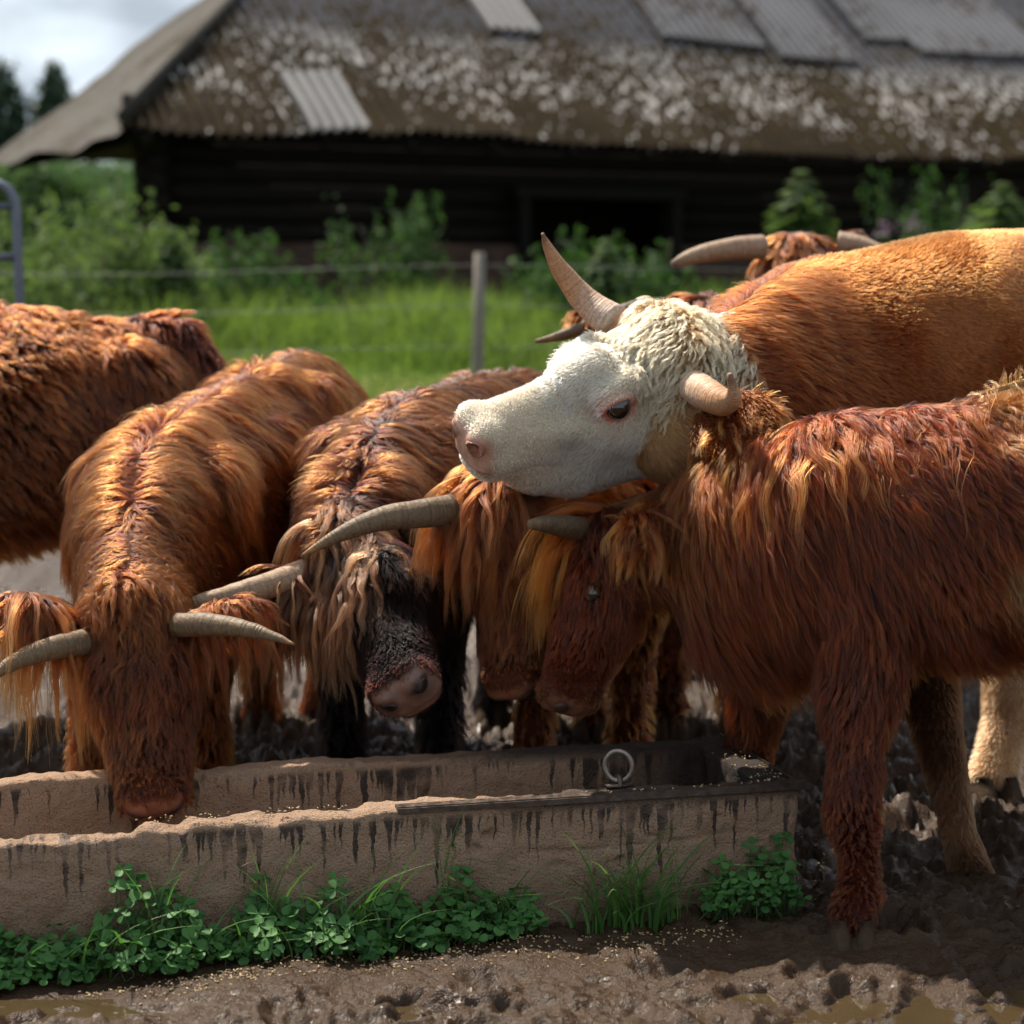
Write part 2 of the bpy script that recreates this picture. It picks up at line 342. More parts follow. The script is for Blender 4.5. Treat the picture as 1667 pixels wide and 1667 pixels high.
def stone_block(ua, ub):
    n = max(4, int((ub - ua) / 0.09)); k = 14; V = []
    for i in range(k + 1):
        for j in range(n + 1):
            u = ua + (ub - ua) * j / n; z = ZG - 0.2 + (STT - ZG + 0.2) * i / k
            V.append((u, z))
    q = np.array(V); d = 0.07 * np.abs(vnoise(np.c_[q[:, 0] * 3.2, q[:, 1] * 5, 0 * q[:, 0]], 2)) + 0.02
    pts = np.array([BW(u, v0 - 0.16 - dd, z) for (u, z), dd in zip(q, d)])
    F = [(i * (n + 1) + j, i * (n + 1) + j + 1, (i + 1) * (n + 1) + j + 1, (i + 1) * (n + 1) + j) for i in range(k) for j in range(n)]
    b_.add(pts, F)
    b_.box(BW((ua + ub) / 2, v0 - 0.01, (ZG - .2 + STT) / 2), ub - ua, 0.3, STT - ZG + 0.2, ev, nv_, up)
b_ = MB(); stone_block(u0 - 0.1, DOORU[0]); stone_block(DOORU[1], u1); b_.build('stone_footing', STONE, barn)
b_ = MB()
for uu in (DOORU[0] - 0.02, DOORU[1] + 0.02): b_.box(BW(uu, v0 - 0.28, (ZG + 2.3) / 2), 0.14, 0.14, 2.3 - ZG, ev, nv_, up)
b_.box(BW(sum(DOORU) / 2, v0 - 0.29, 2.37), DOORU[1] - DOORU[0] + 0.3, 0.16, 0.14, ev, nv_, up)
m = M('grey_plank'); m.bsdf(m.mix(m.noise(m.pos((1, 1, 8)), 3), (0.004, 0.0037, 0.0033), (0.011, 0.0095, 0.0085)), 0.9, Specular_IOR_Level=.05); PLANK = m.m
b_.build('door_frame', PLANK, barn, smooth=False)
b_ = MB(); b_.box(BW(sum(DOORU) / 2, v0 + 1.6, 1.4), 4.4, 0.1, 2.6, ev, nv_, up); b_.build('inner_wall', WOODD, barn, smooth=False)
b_ = MB(); b_.box(BW(11.2, v0 - 0.3, 1.75), 0.9, 0.06, 1.9, ev, nv_, up); b_.box(BW(12.2, v0 - 0.27, 1.75), 0.9, 0.05, 1.9, ev, nv_, up); b_.build('door', PLANK, barn, smooth=False)
# rafters and soffit under the eaves
b_ = MB()
for k in range(24): b_.box(BW(0.35 + k * 1.1, 0.36, ZE + 0.36 * TANP - 0.17), 0.10, 0.9, 0.12, ev, nrm(nv_ + up * TANP), nrm(up - nv_ * TANP))
b_.add([BW(0.05, 0.06, ZE - 0.09), BW(LEN, 0.06, ZE - 0.09), BW(LEN, 0.9, ZE + 0.9 * TANP - 0.12), BW(0.9, 0.9, ZE + 0.9 * TANP - 0.12)], [(0, 1, 2, 3)])
b_.add([BW(0.12, 0.12, ZE - 0.22), BW(0.12, 5.3, ZE - 0.30), BW(1.2, 4.9, ZE + 0.45), BW(1.2, 1.2, ZE + 0.55)], [(0, 1, 2, 3)])
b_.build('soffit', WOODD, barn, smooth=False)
b_ = MB(); b_.box(BW(LEN / 2 + 3, v1, (ZG + ZE) / 2), LEN - 2 * OV - 6, 0.2, ZE - ZG + 0.5, ev, nv_, up); b_.build('rear_wall', WOODD, barn, smooth=False)

# ================================================================== background plants
def leaves(c, size, n_leaf, nrmv=None, aspect=0.45, tilt=0.9):
    """leaf-sized diamonds (two triangles folded), returns V, F (quads)"""
    n = len(c); d = nrm(rng.normal(size=(n, 3)) + (0, 0, -0.1)); s = nrm(np.cross(d, nrm(rng.normal(size=(n, 3)) + (0, 0, 0.6))))
    L = size * rng.uniform(0.6, 1.3, (n, 1)); W = L * aspect
    V = np.stack([c - d * L * .5, c + s * W * .5, c + d * L * .5, c - s * W * .5], 1).reshape(-1, 3)
    return V, np.arange(n * 4).reshape(n, 4)
def leafy(name, c, size, mat, parent=None, aspect=0.5):
    V, F = leaves(c, size, len(c), aspect=aspect)
    return mesh(name, V, F, mat, parent, smooth=False, attrs={'var': ('FLOAT', np.repeat(rng.random(len(c)), 4))})
G_BUSH = leafmat('bush_leaf', (0.014, 0.040, 0.018), (0.042, 0.085, 0.026), .65, .35, 1.5, .15)
G_LIGHT = leafmat('herb_leaf', (0.05, 0.085, 0.035), (0.095, 0.135, 0.055), .65, .4, 1.5, .15)
G_DARK = leafmat('spruce_needle', (0.010, 0.028, 0.016), (0.022, 0.05, 0.026), 0.6, 0.12)
G_BIRCH = leafmat('birch_leaf', (0.03, 0.065, 0.035), (0.075, 0.125, 0.06), .65, .3, .8, .15)
G_GRASS = leafmat('pasture_grass', (0.06, 0.115, 0.024), (0.122, 0.168, 0.05), 0.6, 0.45, 0.45, .2)
m = M('bark'); m.bsdf(m.mix(m.noise(m.pos((1, 1, .3)), 20), (0.05, 0.038, 0.028), (0.12, 0.095, 0.075)), 0.9); BARK = m.m
def bush(px, py, Y, r, h, label, n=900, size=0.13, mat=None, grp='shrubs along the barn wall', name='shrub'):
    base = P(px, py, Y); bz = ground_z(0, np.array([Y]))[0]; base = np.array([base[0], Y, bz])
    o = empty(name, base); tag(o, label, 'shrub', grp)
    k = 14; cc = rng.normal(size=(k, 3)) * (r * .5, r * .5, h * .26) + (0, 0, h * .55)
    c = cc[rng.integers(0, k, n)] + rng.normal(size=(n, 3)) * (r * .24, r * .24, h * .13)
    c[:, 2] = np.minimum(np.abs(c[:, 2]) + 0.02, h * np.clip(.72 + .42 * fbm(np.c_[c[:, :2] * 3.2 / max(r, .3), 0 * c[:, 0] + px], 3, 55), .3, 1.05) - .12 * rng.random(n)); c[:, 2] = np.maximum(c[:, 2], .02)
    sh = rng.normal(size=(11, 2)) * r * .42; ns = n // 5; si = rng.integers(0, 11, ns); sz = rng.random(ns); stp = h * (.78 + .3 * np.random.default_rng(int(px)).random(11))
    c[:ns] = np.c_[sh[si] * (1 + .25 * sz[:, None]) + rng.normal(size=(ns, 2)) * (.11 * (1.15 - sz[:, None])), stp[si] * (.45 + .55 * sz)]; leafy('foliage', base + c, size, mat or G_BUSH, o)
    b_ = MB()
    for q in cc[:7]: b_.tube(spline([base + (q[0] * .1, q[1] * .1, -0.03), base + q * (.5, .5, .55), base + q], 6), [.018, .015, .012, .01, .008, .005], 5)
    b_.build('stem', BARK, o); return o
def top_h(py, Y): return P(0, py, Y)[2] - ground_z(0, np.array([Y]))[0]
# (centre x, top y, distance, radius, label)
for (px, ty, Y, r, lab, n, mat) in (
        (60, 350, 19.0, 0.65, 'pale leafy shrub beside the metal gate', 900, G_LIGHT),
        (165, 325, 20.0, 0.65, 'tall light green shrub left of the barn corner', 1000, G_LIGHT),
        (255, 365, 20.5, 0.45, 'shrub with bright top leaves growing in front of the barn corner', 800, G_LIGHT),
        (390, 385, 21.5, 0.5, 'rounded green shrub below the stone footing of the barn', 900, G_BUSH),
        (480, 445, 21.8, 0.4, 'low shrub between the rounded shrub and the dark climber', 600, G_BUSH),
        (655, 322, 23.6, 0.5, 'dark green tall shrub growing against the shaded barn wall', 900, G_BUSH),
        (965, 385, 20.5, 0.5, 'leafy shrub behind the raised horn of the white-faced cow', 900, G_BUSH),
        (1075, 430, 20.5, 0.4, 'shrub between the raised horn and the horn of the red cow behind', 700, G_BUSH),
        (880, 425, 22.0, 0.35, 'shaded shrub at the foot of the barn doorway', 500, G_BUSH),
        (1530, 285, 26.0, 0.5, 'tall dark shrub under the eave at the right of the barn', 700, G_BUSH)):
    bush(px, 0, Y, r, max(0.4, top_h(ty, Y)), lab, int(n * 2.2), 0.085, mat)
def herb(px, ty, Y, label, tiers=7, R=0.34, flower=None):
    """upright plant with whorls of pointed leaves"""
    X = P(px, ty, Y)[0]; gz = ground_z(0, np.array([Y]))[0]; top = P(px, ty, Y)[2]; base = np.array([X, Y, gz])
    o = empty('tall_herb', base); tag(o, label, 'plant', 'tall weeds in front of the barn')
    b_ = MB(); b_.tube([base - (0, 0, .03), (X + .02, Y, top - 0.05)], [.012, .005], 5); b_.build('stem', G_LIGHT, o)
    V = []; F = []
    for t in range(tiers):
        z = top - 0.10 - t * 0.10 + rng.normal() * .015; L = R * (0.28 + 0.72 * min(1, t / 3.5))
        for k in range(13):
            a = k * 2 * PI / 13 + t * 0.5 + rng.normal() * .15; d = np.array([math.cos(a), math.sin(a), 0.55 - 0.05 * t + rng.normal() * .12]); s = np.array([-d[1], d[0], 0])
            p = np.array([X, Y, z]); i = len(V)
            V += [p, p + d * L * .5 + s * L * .24 + (0, 0, .03), p + d * L + (0, 0, -L * .3), p + d * L * .5 - s * L * .24 + (0, 0, .03)]; F.append((i, i + 1, i + 2, i + 3))
    mesh('leaves', V, F, G_LIGHT, o, smooth=False)
    if flower:
        leafy('flower_head', np.array([X, Y, top]) + rng.normal(size=(60, 3)) * (.05, .05, .05), .03, flower, o, .8)
m = M('pink_flower'); m.bsdf((0.26, 0.15, 0.23), 0.7); PINK = m.m
herb(1305, 272, 20.0, 'tall pale green weed rising above the red horned head', 8, 0.36)
herb(1632, 290, 20.0, 'tall pale green weed above the tan back at the right edge', 7, 0.36)
herb(1590, 330, 20.3, 'shorter green weed beside the tall weed at the right edge', 5, 0.3)
herb(1440, 375, 20.0, 'weed with a pale pink flower head above the tan back', 5, 0.28, PINK)
herb(1485, 365, 20.4, 'weed with a pink flower head right of its paler neighbour', 5, 0.28, PINK)
herb(985, 378, 20.0, 'pale leafy weed just right of the raised horn', 6, 0.3)
herb(280, 362, 20.0, 'upright weed with yellow-green top before the barn corner', 6, 0.3)
# pasture grass: blades in clumps, taller along the barn
def blades(base, h, wid, lean=0.4, seg=3, curve=0.5):
    n = len(base); a = rng.uniform(0, 2 * PI, n); d = np.c_[np.cos(a), np.sin(a), 0 * a]; s = np.c_[-np.sin(a), np.cos(a), 0 * a]
    a2 = rng.uniform(0, 2 * PI, n); s = np.c_[np.cos(a2), np.sin(a2), 0 * a]
    ln = lean * rng.uniform(0.3, 1.4, n); V = np.zeros((n, 2 * seg + 1, 3)); h = np.broadcast_to(h, (n,)); wid = np.broadcast_to(wid, (n,))
    for i in range(seg + 1):
        t = i / seg; c = base + d * (ln * h * t ** (1 + curve * 2))[:, None] + np.c_[0 * a, 0 * a, h * t * (1 - 0.35 * ln * t)]
        if i < seg:
            wv = (wid * (1 - t ** 1.6) * 0.5)[:, None]; V[:, 2 * i] = c - s * wv; V[:, 2 * i + 1] = c + s * wv
        else: V[:, 2 * seg] = c
    k = 2 * seg + 1; f = []
    for i in range(seg - 1): f += [(2 * i, 2 * i + 1, 2 * i + 3), (2 * i, 2 * i + 3, 2 * i + 2)]
    f.append((2 * seg - 2, 2 * seg - 1, 2 * seg)); f = np.array(f)
    F = (np.arange(n)[:, None, None] * k + f[None]).reshape(-1, 3)
    return V.reshape(-1, 3), F, k
n = 60000
by = 11.8 + 12.2 * rng.random(n) ** 0.8; bx = (rng.random(n) - 0.5) * by * 0.62
keep = (by - 24.3 - bx * 0.54 < -1.2); bx, by = bx[keep], by[keep]
tall = sstep(17.5, 19.5, by + 0.7 * fbm(np.c_[bx * .6, by * .6, 0 * bx], 2, 9)); cl = 0.5 + 0.5 * fbm(np.c_[bx * 1.3, by * 1.3, 0 * bx], 3, 19)
bh = (0.05 + 0.08 * rng.random(len(bx))) * (1 - tall) + tall * (0.22 + 0.5 * np.clip(cl, 0, 1)) * rng.uniform(.6, 1.2, len(bx))
V, F, k = blades(np.c_[bx, by, ground_z(bx, by)], bh, 0.012 + 0.016 * tall, 0.5)
tag(mesh('pasture_grass', V, F, G_GRASS, smooth=False, attrs={'var': ('FLOAT', np.repeat(rng.random(len(bx)), k))}), 'bright green pasture grass growing tall towards the barn', 'grass', kind='stuff')
# trees
def spruce(px, ty, Y, R, label):
    X = P(px, ty, Y)[0]; top = P(px, ty, Y)[2]; gz = 0.68; H = top - gz; base = np.array([X, Y, gz])
    o = empty('spruce_tree', base); tag(o, label, 'tree', 'dark spruces behind the barn')
    b_ = MB(); b_.tube([base - (0, 0, .1), base + (0, 0, H * .97)], [.16, .02], 7); b_.build('trunk', BARK, o)
    n = 5000; t = rng.random(n) ** 0.6; tier = np.round(t * 20) / 20
    a = np.round(rng.random(n) * 14) / 14 * 2 * PI + tier * 40 + rng.normal(size=n) * .12; rr = R * (0.12 + tier) * rng.random(n) ** .5 * (0.8 + 0.3 * np.sin(a * 3 + tier * 50))
    c = np.c_[np.cos(a) * rr, np.sin(a) * rr, H * (1 - t * .93) - rr * .35 + rng.normal(size=n) * .08]
    leafy('crown', base + c, 0.34, G_DARK, o, 0.35)
spruce(4, 95, 46, 2.0, 'dark spruce cut by the left edge of the photo'); spruce(85, 98, 46, 1.7, 'dark spruce with a pointed top just left of the barn roof')
def broad(px, ty, by_, Y, R, label, n=7000, droop=0.0):
    X = P(px, ty, Y)[0]; top = P(px, ty, Y)[2]; gz = 0.68; H = top - gz; base = np.array([X, Y, gz])
    o = empty('birch_tree', base); tag(o, label, 'tree', 'birches behind the barn')
    b_ = MB(); b_.tube(spline([base - (0, 0, .1), base + (.1, 0, H * .5), base + (0, .1, H * .92)], 8), np.linspace(.13, .02, 8), 7)
    k = 26; cc = rng.normal(size=(k, 3)) * (R * .45, R * .45, H * .24) + (0, 0, H * .6)
    for q in cc[:9]: b_.tube(spline([base + (0, 0, q[2] * .6), base + q * (.5, .5, .9), base + q], 6), np.linspace(.05, .01, 6), 5)
    b_.build('trunk', BARK, o)
    c = cc[rng.integers(0, k, n)] + rng.normal(size=(n, 3)) * (R * .2, R * .2, H * .09)
    c[:, 2] = np.minimum(c[:, 2], H - rng.random(n) * .5); leafy('crown', base + c, 0.17, G_BIRCH, o, 0.6)
broad(45, 265, 0, 38, 1.5, 'light green birch by the left edge below the roof end'); broad(150, 262, 0, 41, 1.7, 'birch seen under the overhanging roof end')
broad(225, 262, 0, 44, 1.6, 'grey-green birch close behind the barn corner')
# ================================================================== fence and gate
fence = empty('wire_fence', P(779, 560, 17.0) * (1, 1, 0) + (0, 0, 0.3)); tag(fence, 'weathered wooden fence post with thin wires in front of the barn', 'fence')
m = M('weathered_post'); g = m.noise(m.pos((4, 4, .6)), 30, 4); m.bsdf(m.mix(g, (0.10, 0.085, 0.072), (0.26, 0.225, 0.19)), 0.9, m.bump(g, .4, .01)); POST = m.m
tp = P(781, 411, 17.0); bt = P(776, 640, 17.0); b_ = MB(); b_.tube([bt - (0, 0, .4), bt, (bt + tp) / 2 + (.006, 0, 0), tp], [.05, .05, .047, .042], 10); b_.build('post', POST, fence)
for xx in (-6.0, 5.4): b_ = MB(); b_.tube([(xx, 17.2, .2), (xx, 17.2, tp[2] - .03)], [.05, .042], 10); b_.build('post', POST, fence)
m = M('galvanised_wire'); m.bsdf((0.16, 0.16, 0.165), 0.6, Metallic=0.4); WIRE = m.m
for dz in (0.10, 0.42, 0.74):
    b_ = MB(); b_.tube(spline([(-6.0, 17.14, tp[2] - dz - .05), (-3, 17.06, tp[2] - dz - .07), (tp[0], 16.94, tp[2] - dz), (3, 17.06, tp[2] - dz - .06), (5.4, 17.14, tp[2] - dz - .02)], 24), 0.0028, 5); b_.build('wire', WIRE, fence)
gate = empty('metal_gate', P(-150, 500, 9.0) * (1, 1, 0)); tag(gate, 'grey tubular metal gate at the left edge of the yard', 'gate')
m = M('painted_grey_steel'); m.bsdf(m.mix(m.noise(m.pos(), 30), (0.09, 0.10, 0.125), (0.15, 0.16, 0.19)), 0.42, Metallic=0.35); STEEL = m.m
b_ = MB(); b_.tube(spline([P(-600, 297, 8.6), P(-60, 297, 9), P(-8, 299, 9), P(16, 312, 9), P(26, 345, 9), P(29, 420, 9), P(33, 520, 9), P(36, 700, 9)], 60), 0.021, 10); b_.build('frame', STEEL, gate)
for yy in (336, 419, 503, 590, 680): b_ = MB(); b_.tube([P(-600, yy - 4, 8.6), P(24 + (yy - 336) * .03, yy, 9)], 0.017, 10); b_.build('rail', STEEL, gate)
# ================================================================== cattle
DOWN = np.array([0, 0, -1.0]); CAMP = np.array([0, 0, CAM_H])
AD = dict(len=0.10, lift=0.30, dn=0.8, dens=1.0, c0=(.16, .05, .015), c1=(.42, .2, .07))
class Cow:
    """smooth-union body: chains of elliptical sections; carries comb direction, length and colour of the coat"""
    def __init__(s): s.part = .75; s.ch = []; s.sub = []; s.hooves = []; s.head = None
    def chain(s, pts, r, side=None, k=0.05, cap=1.0, flow=1.0, **at):
        pts = np.asarray(pts, float); n = len(pts); r = np.asarray(r, float)
        if r.ndim == 1: r = np.c_[r, r]
        rows = []
        for i in range(n):
            row = []
            for key in ('len', 'lift', 'dn', 'dens', 'c0', 'c1'):
                v = at.get(key, s.base.get(key, AD[key]))
                if isinstance(v, list): v = v[i]
                row += list(v) if isinstance(v, tuple) else [v]
            rows.append(row)
        segs = []
        for i in range(n - 1):
            a, b = pts[i], pts[i + 1]; u = nrm(b - a); sd = np.asarray(side if side is not None else np.cross(u, (0, 0, 1.0)), float)
            sd = nrm(sd - u * np.dot(sd, u)); v = np.cross(u, sd)
            segs.append((a, b, u, sd, v, r[i], r[i + 1], cap, np.array(rows[i]), np.array(rows[i + 1]), u * flow, i == 0, i == n - 2))
        s.ch.append((segs, k))
    @staticmethod
    def seg_d(p, g, want_t=False):
        a, b, u, sd, v, ra, rb, cap = g[:8]
        q = p - a; L = np.linalg.norm(b - a); t = np.clip(q @ u / L, 0, 1)
        q = q - t[:, None] * (b - a); x, y, z = q @ sd, q @ v, q @ u
        r0 = ra[0] + (rb[0] - ra[0]) * t; r1 = ra[1] + (rb[1] - ra[1]) * t; rc = np.minimum(r0, r1) * cap
        e = np.sqrt((x / r0) ** 2 + (y / r1) ** 2 + (z / rc) ** 2) + 1e-9; ln = np.sqrt(x * x + y * y + z * z)
        d = np.where(e > 0.3, ln * (1 - 1 / e), -np.minimum(r0, r1) * (1 - e))
        return (d, t) if want_t else d
    @staticmethod
    def smin(a, b, k):
        h = np.clip(0.5 + 0.5 * (b - a) / k, 0, 1); return b + (a - b) * h - k * h * (1 - h)
    def subtract(s, p, d):
        for c, ax, r, k in s.sub:
            q = (p - c) @ ax.T; e = np.sqrt(((q / r) ** 2).sum(1)) + 1e-9; ds = (e - 1) * r.min()
            d = -s.smin(-d, ds, k)
        return d
    def ev(s, p):
        d = None
        for segs, k in s.ch:
            dc = None
            for g in segs:
                x = s.seg_d(p, g); dc = x if dc is None else np.minimum(dc, x)
            d = dc if d is None else s.smin(d, dc, k)
        return s.subtract(p, d)
    def grad(s, p, e=0.004):
        f0 = s.ev(p); return f0, nrm(np.stack([s.ev(p + (e, 0, 0)) - f0, s.ev(p + (0, e, 0)) - f0, s.ev(p + (0, 0, e)) - f0], 1))
    def attrs(s, p):
        W = 0; A = 0; FL = 0; ds = []
        for segs, k in s.ch:
            for g in segs:
                ds.append((s.seg_d(p, g, True), g))
        dm = np.min([x[0][0] for x in ds], 0)
        for (d, t), g in ds:
            wv = np.exp(-(d - dm) / 0.016)[:, None]; W = W + wv
            A = A + wv * (g[8] + (g[9] - g[8]) * t[:, None]); FL = FL + wv * g[10]
        return A / W, nrm(FL)
    def mesh(s, h, refine=None):
        allp = np.concatenate([np.stack([np.minimum(g[0], g[1]) - max(g[5].max(), g[6].max()) for g in segs] + [np.maximum(g[0], g[1]) + max(g[5].max(), g[6].max()) for g in segs]) for segs, k in s.ch])
        lo = allp.min(0) - 4 * h; hi = allp.max(0) + 4 * h; n = np.ceil((hi - lo) / h).astype(int)
        D = np.full(n, 0.2, np.float32)
        for segs, k in s.ch:
            rr = [max(g[5].max(), g[6].max()) + k + 3 * h for g in segs]
            a = np.min([np.minimum(g[0], g[1]) - r for g, r in zip(segs, rr)], 0); b = np.max([np.maximum(g[0], g[1]) + r for g, r in zip(segs, rr)], 0)
            i0 = np.clip(((a - lo) / h).astype(int), 0, n - 1); i1 = np.clip(((b - lo) / h).astype(int) + 2, 1, n)
            gr = [np.arange(i0[q], i1[q]) * h + lo[q] for q in range(3)]; G = np.stack(np.meshgrid(*gr, indexing='ij'), -1).reshape(-1, 3)
            dc = np.full(len(G), 9.0)
            for g, r in zip(segs, rr):
                mk = np.all((G > np.minimum(g[0], g[1]) - r) & (G < np.maximum(g[0], g[1]) + r), 1)
                dc[mk] = np.minimum(dc[mk], s.seg_d(G[mk], g))
            sl = tuple(slice(i0[q], i1[q]) for q in range(3))
            D[sl] = np.minimum(D[sl], s.smin(D[sl].ravel().astype(float), dc, k).reshape(D[sl].shape))
        gd = openvdb.FloatGrid(0.2); gd.copyFromArray(D)
        pts, quads = gd.convertToQuads(0.0); V = np.asarray(pts) * h + lo; F = np.asarray(quads).astype(int)
        # outward winding
        c = V[F].mean(1); nn = np.cross(V[F[:, 1]] - V[F[:, 0]], V[F[:, 2]] - V[F[:, 0]]); smp = rng.integers(0, len(F), 500)
        if np.mean(np.sum(nn[smp] * s.grad(c[smp])[1], 1)) < 0: F = F[:, ::-1]
        if refine is not None:
            import bmesh
            me = bpy.data.meshes.new('tmp'); me.from_pydata(V.tolist(), [], F.tolist()); bm = bmesh.new(); bm.from_mesh(me)
            for it in range(refine[2]):
                ed = [e for e in bm.edges if (np.linalg.norm(np.array((e.verts[0].co + e.verts[1].co) / 2) - refine[0]) < refine[1])]
                bmesh.ops.subdivide_edges(bm, edges=ed, cuts=1, use_grid_fill=True)
            bmesh.ops.triangulate(bm, faces=[f for f in bm.faces if len(f.verts) > 4])
            bmesh.ops.triangulate(bm, faces=bm.faces)
            bm.to_mesh(me); bm.free()
            V = np.empty(len(me.vertices) * 3, np.float32); me.vertices.foreach_get('co', V); V = V.reshape(-1, 3).astype(float)
            F = np.empty(len(me.polygons) * 3, np.int32); me.polygons.foreach_get('vertices', F); F = F.reshape(-1, 3)
            bpy.data.meshes.remove(me)
            nb = np.linalg.norm(V - refine[0], axis=1) < refine[1] + .02
            for _ in range(3):
                d, gr_ = s.grad(V[nb], 0.002); V[nb] -= gr_ * np.clip(d, -.008, .008)[:, None]
        return V, F
    def set_head(s, poll, f, l, L, W=1.0, muzzle=None, face=None, deep=1.0, **at):
        """poll point (top of head between the horns), direction to the nose, direction to the animal's left, length"""
        f = nrm(f); l = nrm(np.asarray(l, float) - f * np.dot(l, f)); u = np.cross(f, l); s.head = (np.asarray(poll, float), np.stack([f, l, u]), L)
        H = s.H; DS = lambda x_: 1 + (deep - 1) * float(sstep(.12, .3, np.array(x_))) * (1 - .72 * float(sstep(.5, .82, np.array(x_))))
        for sg in (1, -1): s.chain([H(.42, .158 * sg * W, -.175 * (1 + (deep - 1) * .4)), H(.56, .128 * sg * W, -.165), H(.74, .102 * sg * W, -.14)], [.040 * L, .036 * L, .028 * L], k=.035, **at)
        sec = [(x_, c_ * DS(x_), h_ * DS(x_), w_) for x_, c_, h_, w_ in [(0.02, -.115, .125, .15), (.13, -.145, .185, .195), (.30, -.195, .245, .19), (.46, -.215, .240, .152), (.62, -.195, .195, .128), (.78, -.167, .150, .126), (.90, -.155, .132, .142)]]
        pts = [H(x, 0, c) for x, c, hh, hw in sec]; r = [(hw * L * W, hh * L) for x, c, hh, hw in sec]
        s.chain(pts, r, side=l, k=0.04, cap=0.62, **at)
        for sg in (1, -1):
            s.chain([H(.30, .115 * sg * W, -.24), H(.42, .10 * sg * W, -.27)], [.13 * L, .10 * L], k=.04, **at)     # cheek
            s.chain([H(.27, .145 * sg * W, -.035), H(.40, .135 * sg * W, -.06)], [.052 * L, .042 * L], k=.03, **at)  # brow
            s.chain([H(.35, .150 * sg * W, -.10), H(.37, .155 * sg * W, -.10)], [.066 * L, .066 * L], k=.025, **at)   # eye socket bulge
            s.chain([H(.90, .075 * sg * W, -.085), H(.955, .072 * sg * W, -.105)], [.052 * L, .040 * L], k=.03, **at)  # nostril wing
            s.chain([H(.66, .085 * sg * W, -.225), H(.90, .075 * sg * W, -.215)], [.062 * L, .060 * L], k=.03, **at)   # upper lip
        s.chain([H(.58, 0, -.285 - (deep - 1) * .30), H(.76, 0, -.285 - (deep - 1) * .14), H(.90, 0, -.272 - (deep - 1) * .05)], [(.085 * L * W, .062 * L), (.08 * L * W, .05 * L), (.085 * L * W, .042 * L)], side=l, k=.03, **at)   # lower jaw
        A = s.head[1]
        for sg in (1, -1):
            R = np.stack([nrm(A[0] * .75 + A[1] * sg * .6), nrm(A[1] * .75 * sg - A[0] * .6), A[2]])
            s.sub.append((H(.99, .092 * sg * W, -.115), np.stack([R[1], R[0], nrm(np.cross(R[0], R[1]))]), np.array([.050, .065, .034]) * L, .008))
            s.sub.append((H(.365, .222 * sg * W, -.095), A, np.array([.066, .040, .038]) * L, .008))
            for q in np.linspace(0, 1, 9):
                x = .70 + .26 * q; y = (.155 - .02 * q) * sg * W if q < .8 else (.135 - .30 * (q - .8)) * sg * W
                s.sub.append((H(x, y, -.275 + .03 * q), A, np.array([.030, .034, .009]) * L, .010))
    def H(s, x, y, z):
        p, A, L = s.head; return p + (x * A[0] + y * A[1] + z * A[2]) * L
    def HL(s, p):
        q, A, L = s.head; return (p - q) @ A.T / L
    def bones(s, pts, r, hip=None, sh=1, ridge=.045, out=.66):
        pts = np.asarray(pts, float); r = np.asarray(r, float); up_ = np.array((0, 0, 1.0))
        s.chain([q + up_ * (a[1] - ridge * .75) for q, a in zip(pts[1:], r[1:])], [ridge] * (len(pts) - 1), k=.07)
        for i, zz, rr in ([(sh, .35, (.075, .13))] + ([(hip, .62, (.055, .055))] if hip else [])):
            u = nrm(pts[i] - pts[i - 1]); sd = nrm(np.cross(u, up_))
            for sg in (1, -1):
                c_ = pts[i] + sd * sg * r[i][0] * out + up_ * r[i][1] * zz
                s.chain([c_ + up_ * rr[1] * .5 - u * .03, c_ - up_ * rr[1] * .5 + u * .02], [rr[0], rr[0] * .9], k=.07)
    def leg(s, pts, r, hoof_dir=(0, -1, 0), side=(1, 0, 0), hoof=True, **at):
        kw = dict(len=.05, lift=.2, dn=1.0); kw.update(at)
        s.chain(pts, r, side=side, k=0.06, **kw)
        if hoof: s.hooves.append((np.asarray(pts[-1], float), nrm(hoof_dir), float(np.mean(r[-1]))))
    def ear(s, pts, w, nrmv, **at):
        pts = spline(pts, 5); ww = np.interp(np.linspace(0, 1, 5), [0, .35, .75, 1], [w * .55, w, w * .8, w * .3])
        u = nrm(pts[-1] - pts[0]); sd = np.cross(u, nrmv); s.ears = getattr(s, 'ears', []); s.ears.append(pts)
        s.chain(pts, np.c_[ww, np.full(5, .015)], side=sd, k=.02, **at)
    def finish(s, name, label, h=0.012, refine=None, skin=(.05, .022, .012), skinfn=None, lump=.012, group='shaggy cows around the trough'):
        V, F = s.mesh(h, refine)
        A, FL = s.attrs(V); s.V, s.F = V, F
        if s.head is not None:
            x_, y_, z_ = s.HL(V).T; ih = (x_ > .0) & (x_ < 1.25) & (np.abs(y_) < .36) & (z_ > -.62) & (z_ < .25)
            A[:, 0] *= 1 - ih * (.78 * sstep(.50, .88, x_))
        if lump:
            d0 = fbm(V * 5.5, 3, 91) * lump; far = 1.0 if s.head is None else sstep(.35, .6, np.linalg.norm(V - s.H(.4, 0, -.15), axis=1) / s.head[2])
            V = V + s.grad(V)[1] * (d0 * far)[:, None]; s.V = V
        base = V.mean(0); base[2] = ground_z(0, np.array([base[1]]))[0]
        s.root = empty(name, base); tag(s.root, label, 'cow', group)
        sk = np.tile(np.array(skin, float), (len(V), 1)) if skin is not None else A[:, 4:7] * 0.8
        if s.head is not None: s.hl = s.HL(V)
        if skinfn is not None: sk = skinfn(s, V, sk, A)
        s.body = mesh('body', V, F, SKIN, s.root, attrs={'skin': ('FLOAT_COLOR', sk), 'wet': ('FLOAT', getattr(s, 'pad', np.zeros(len(V))))})
        T = F if F.shape[1] == 3 else np.concatenate([F[:, :3], F[:, [0, 2, 3]]]); s.T = T
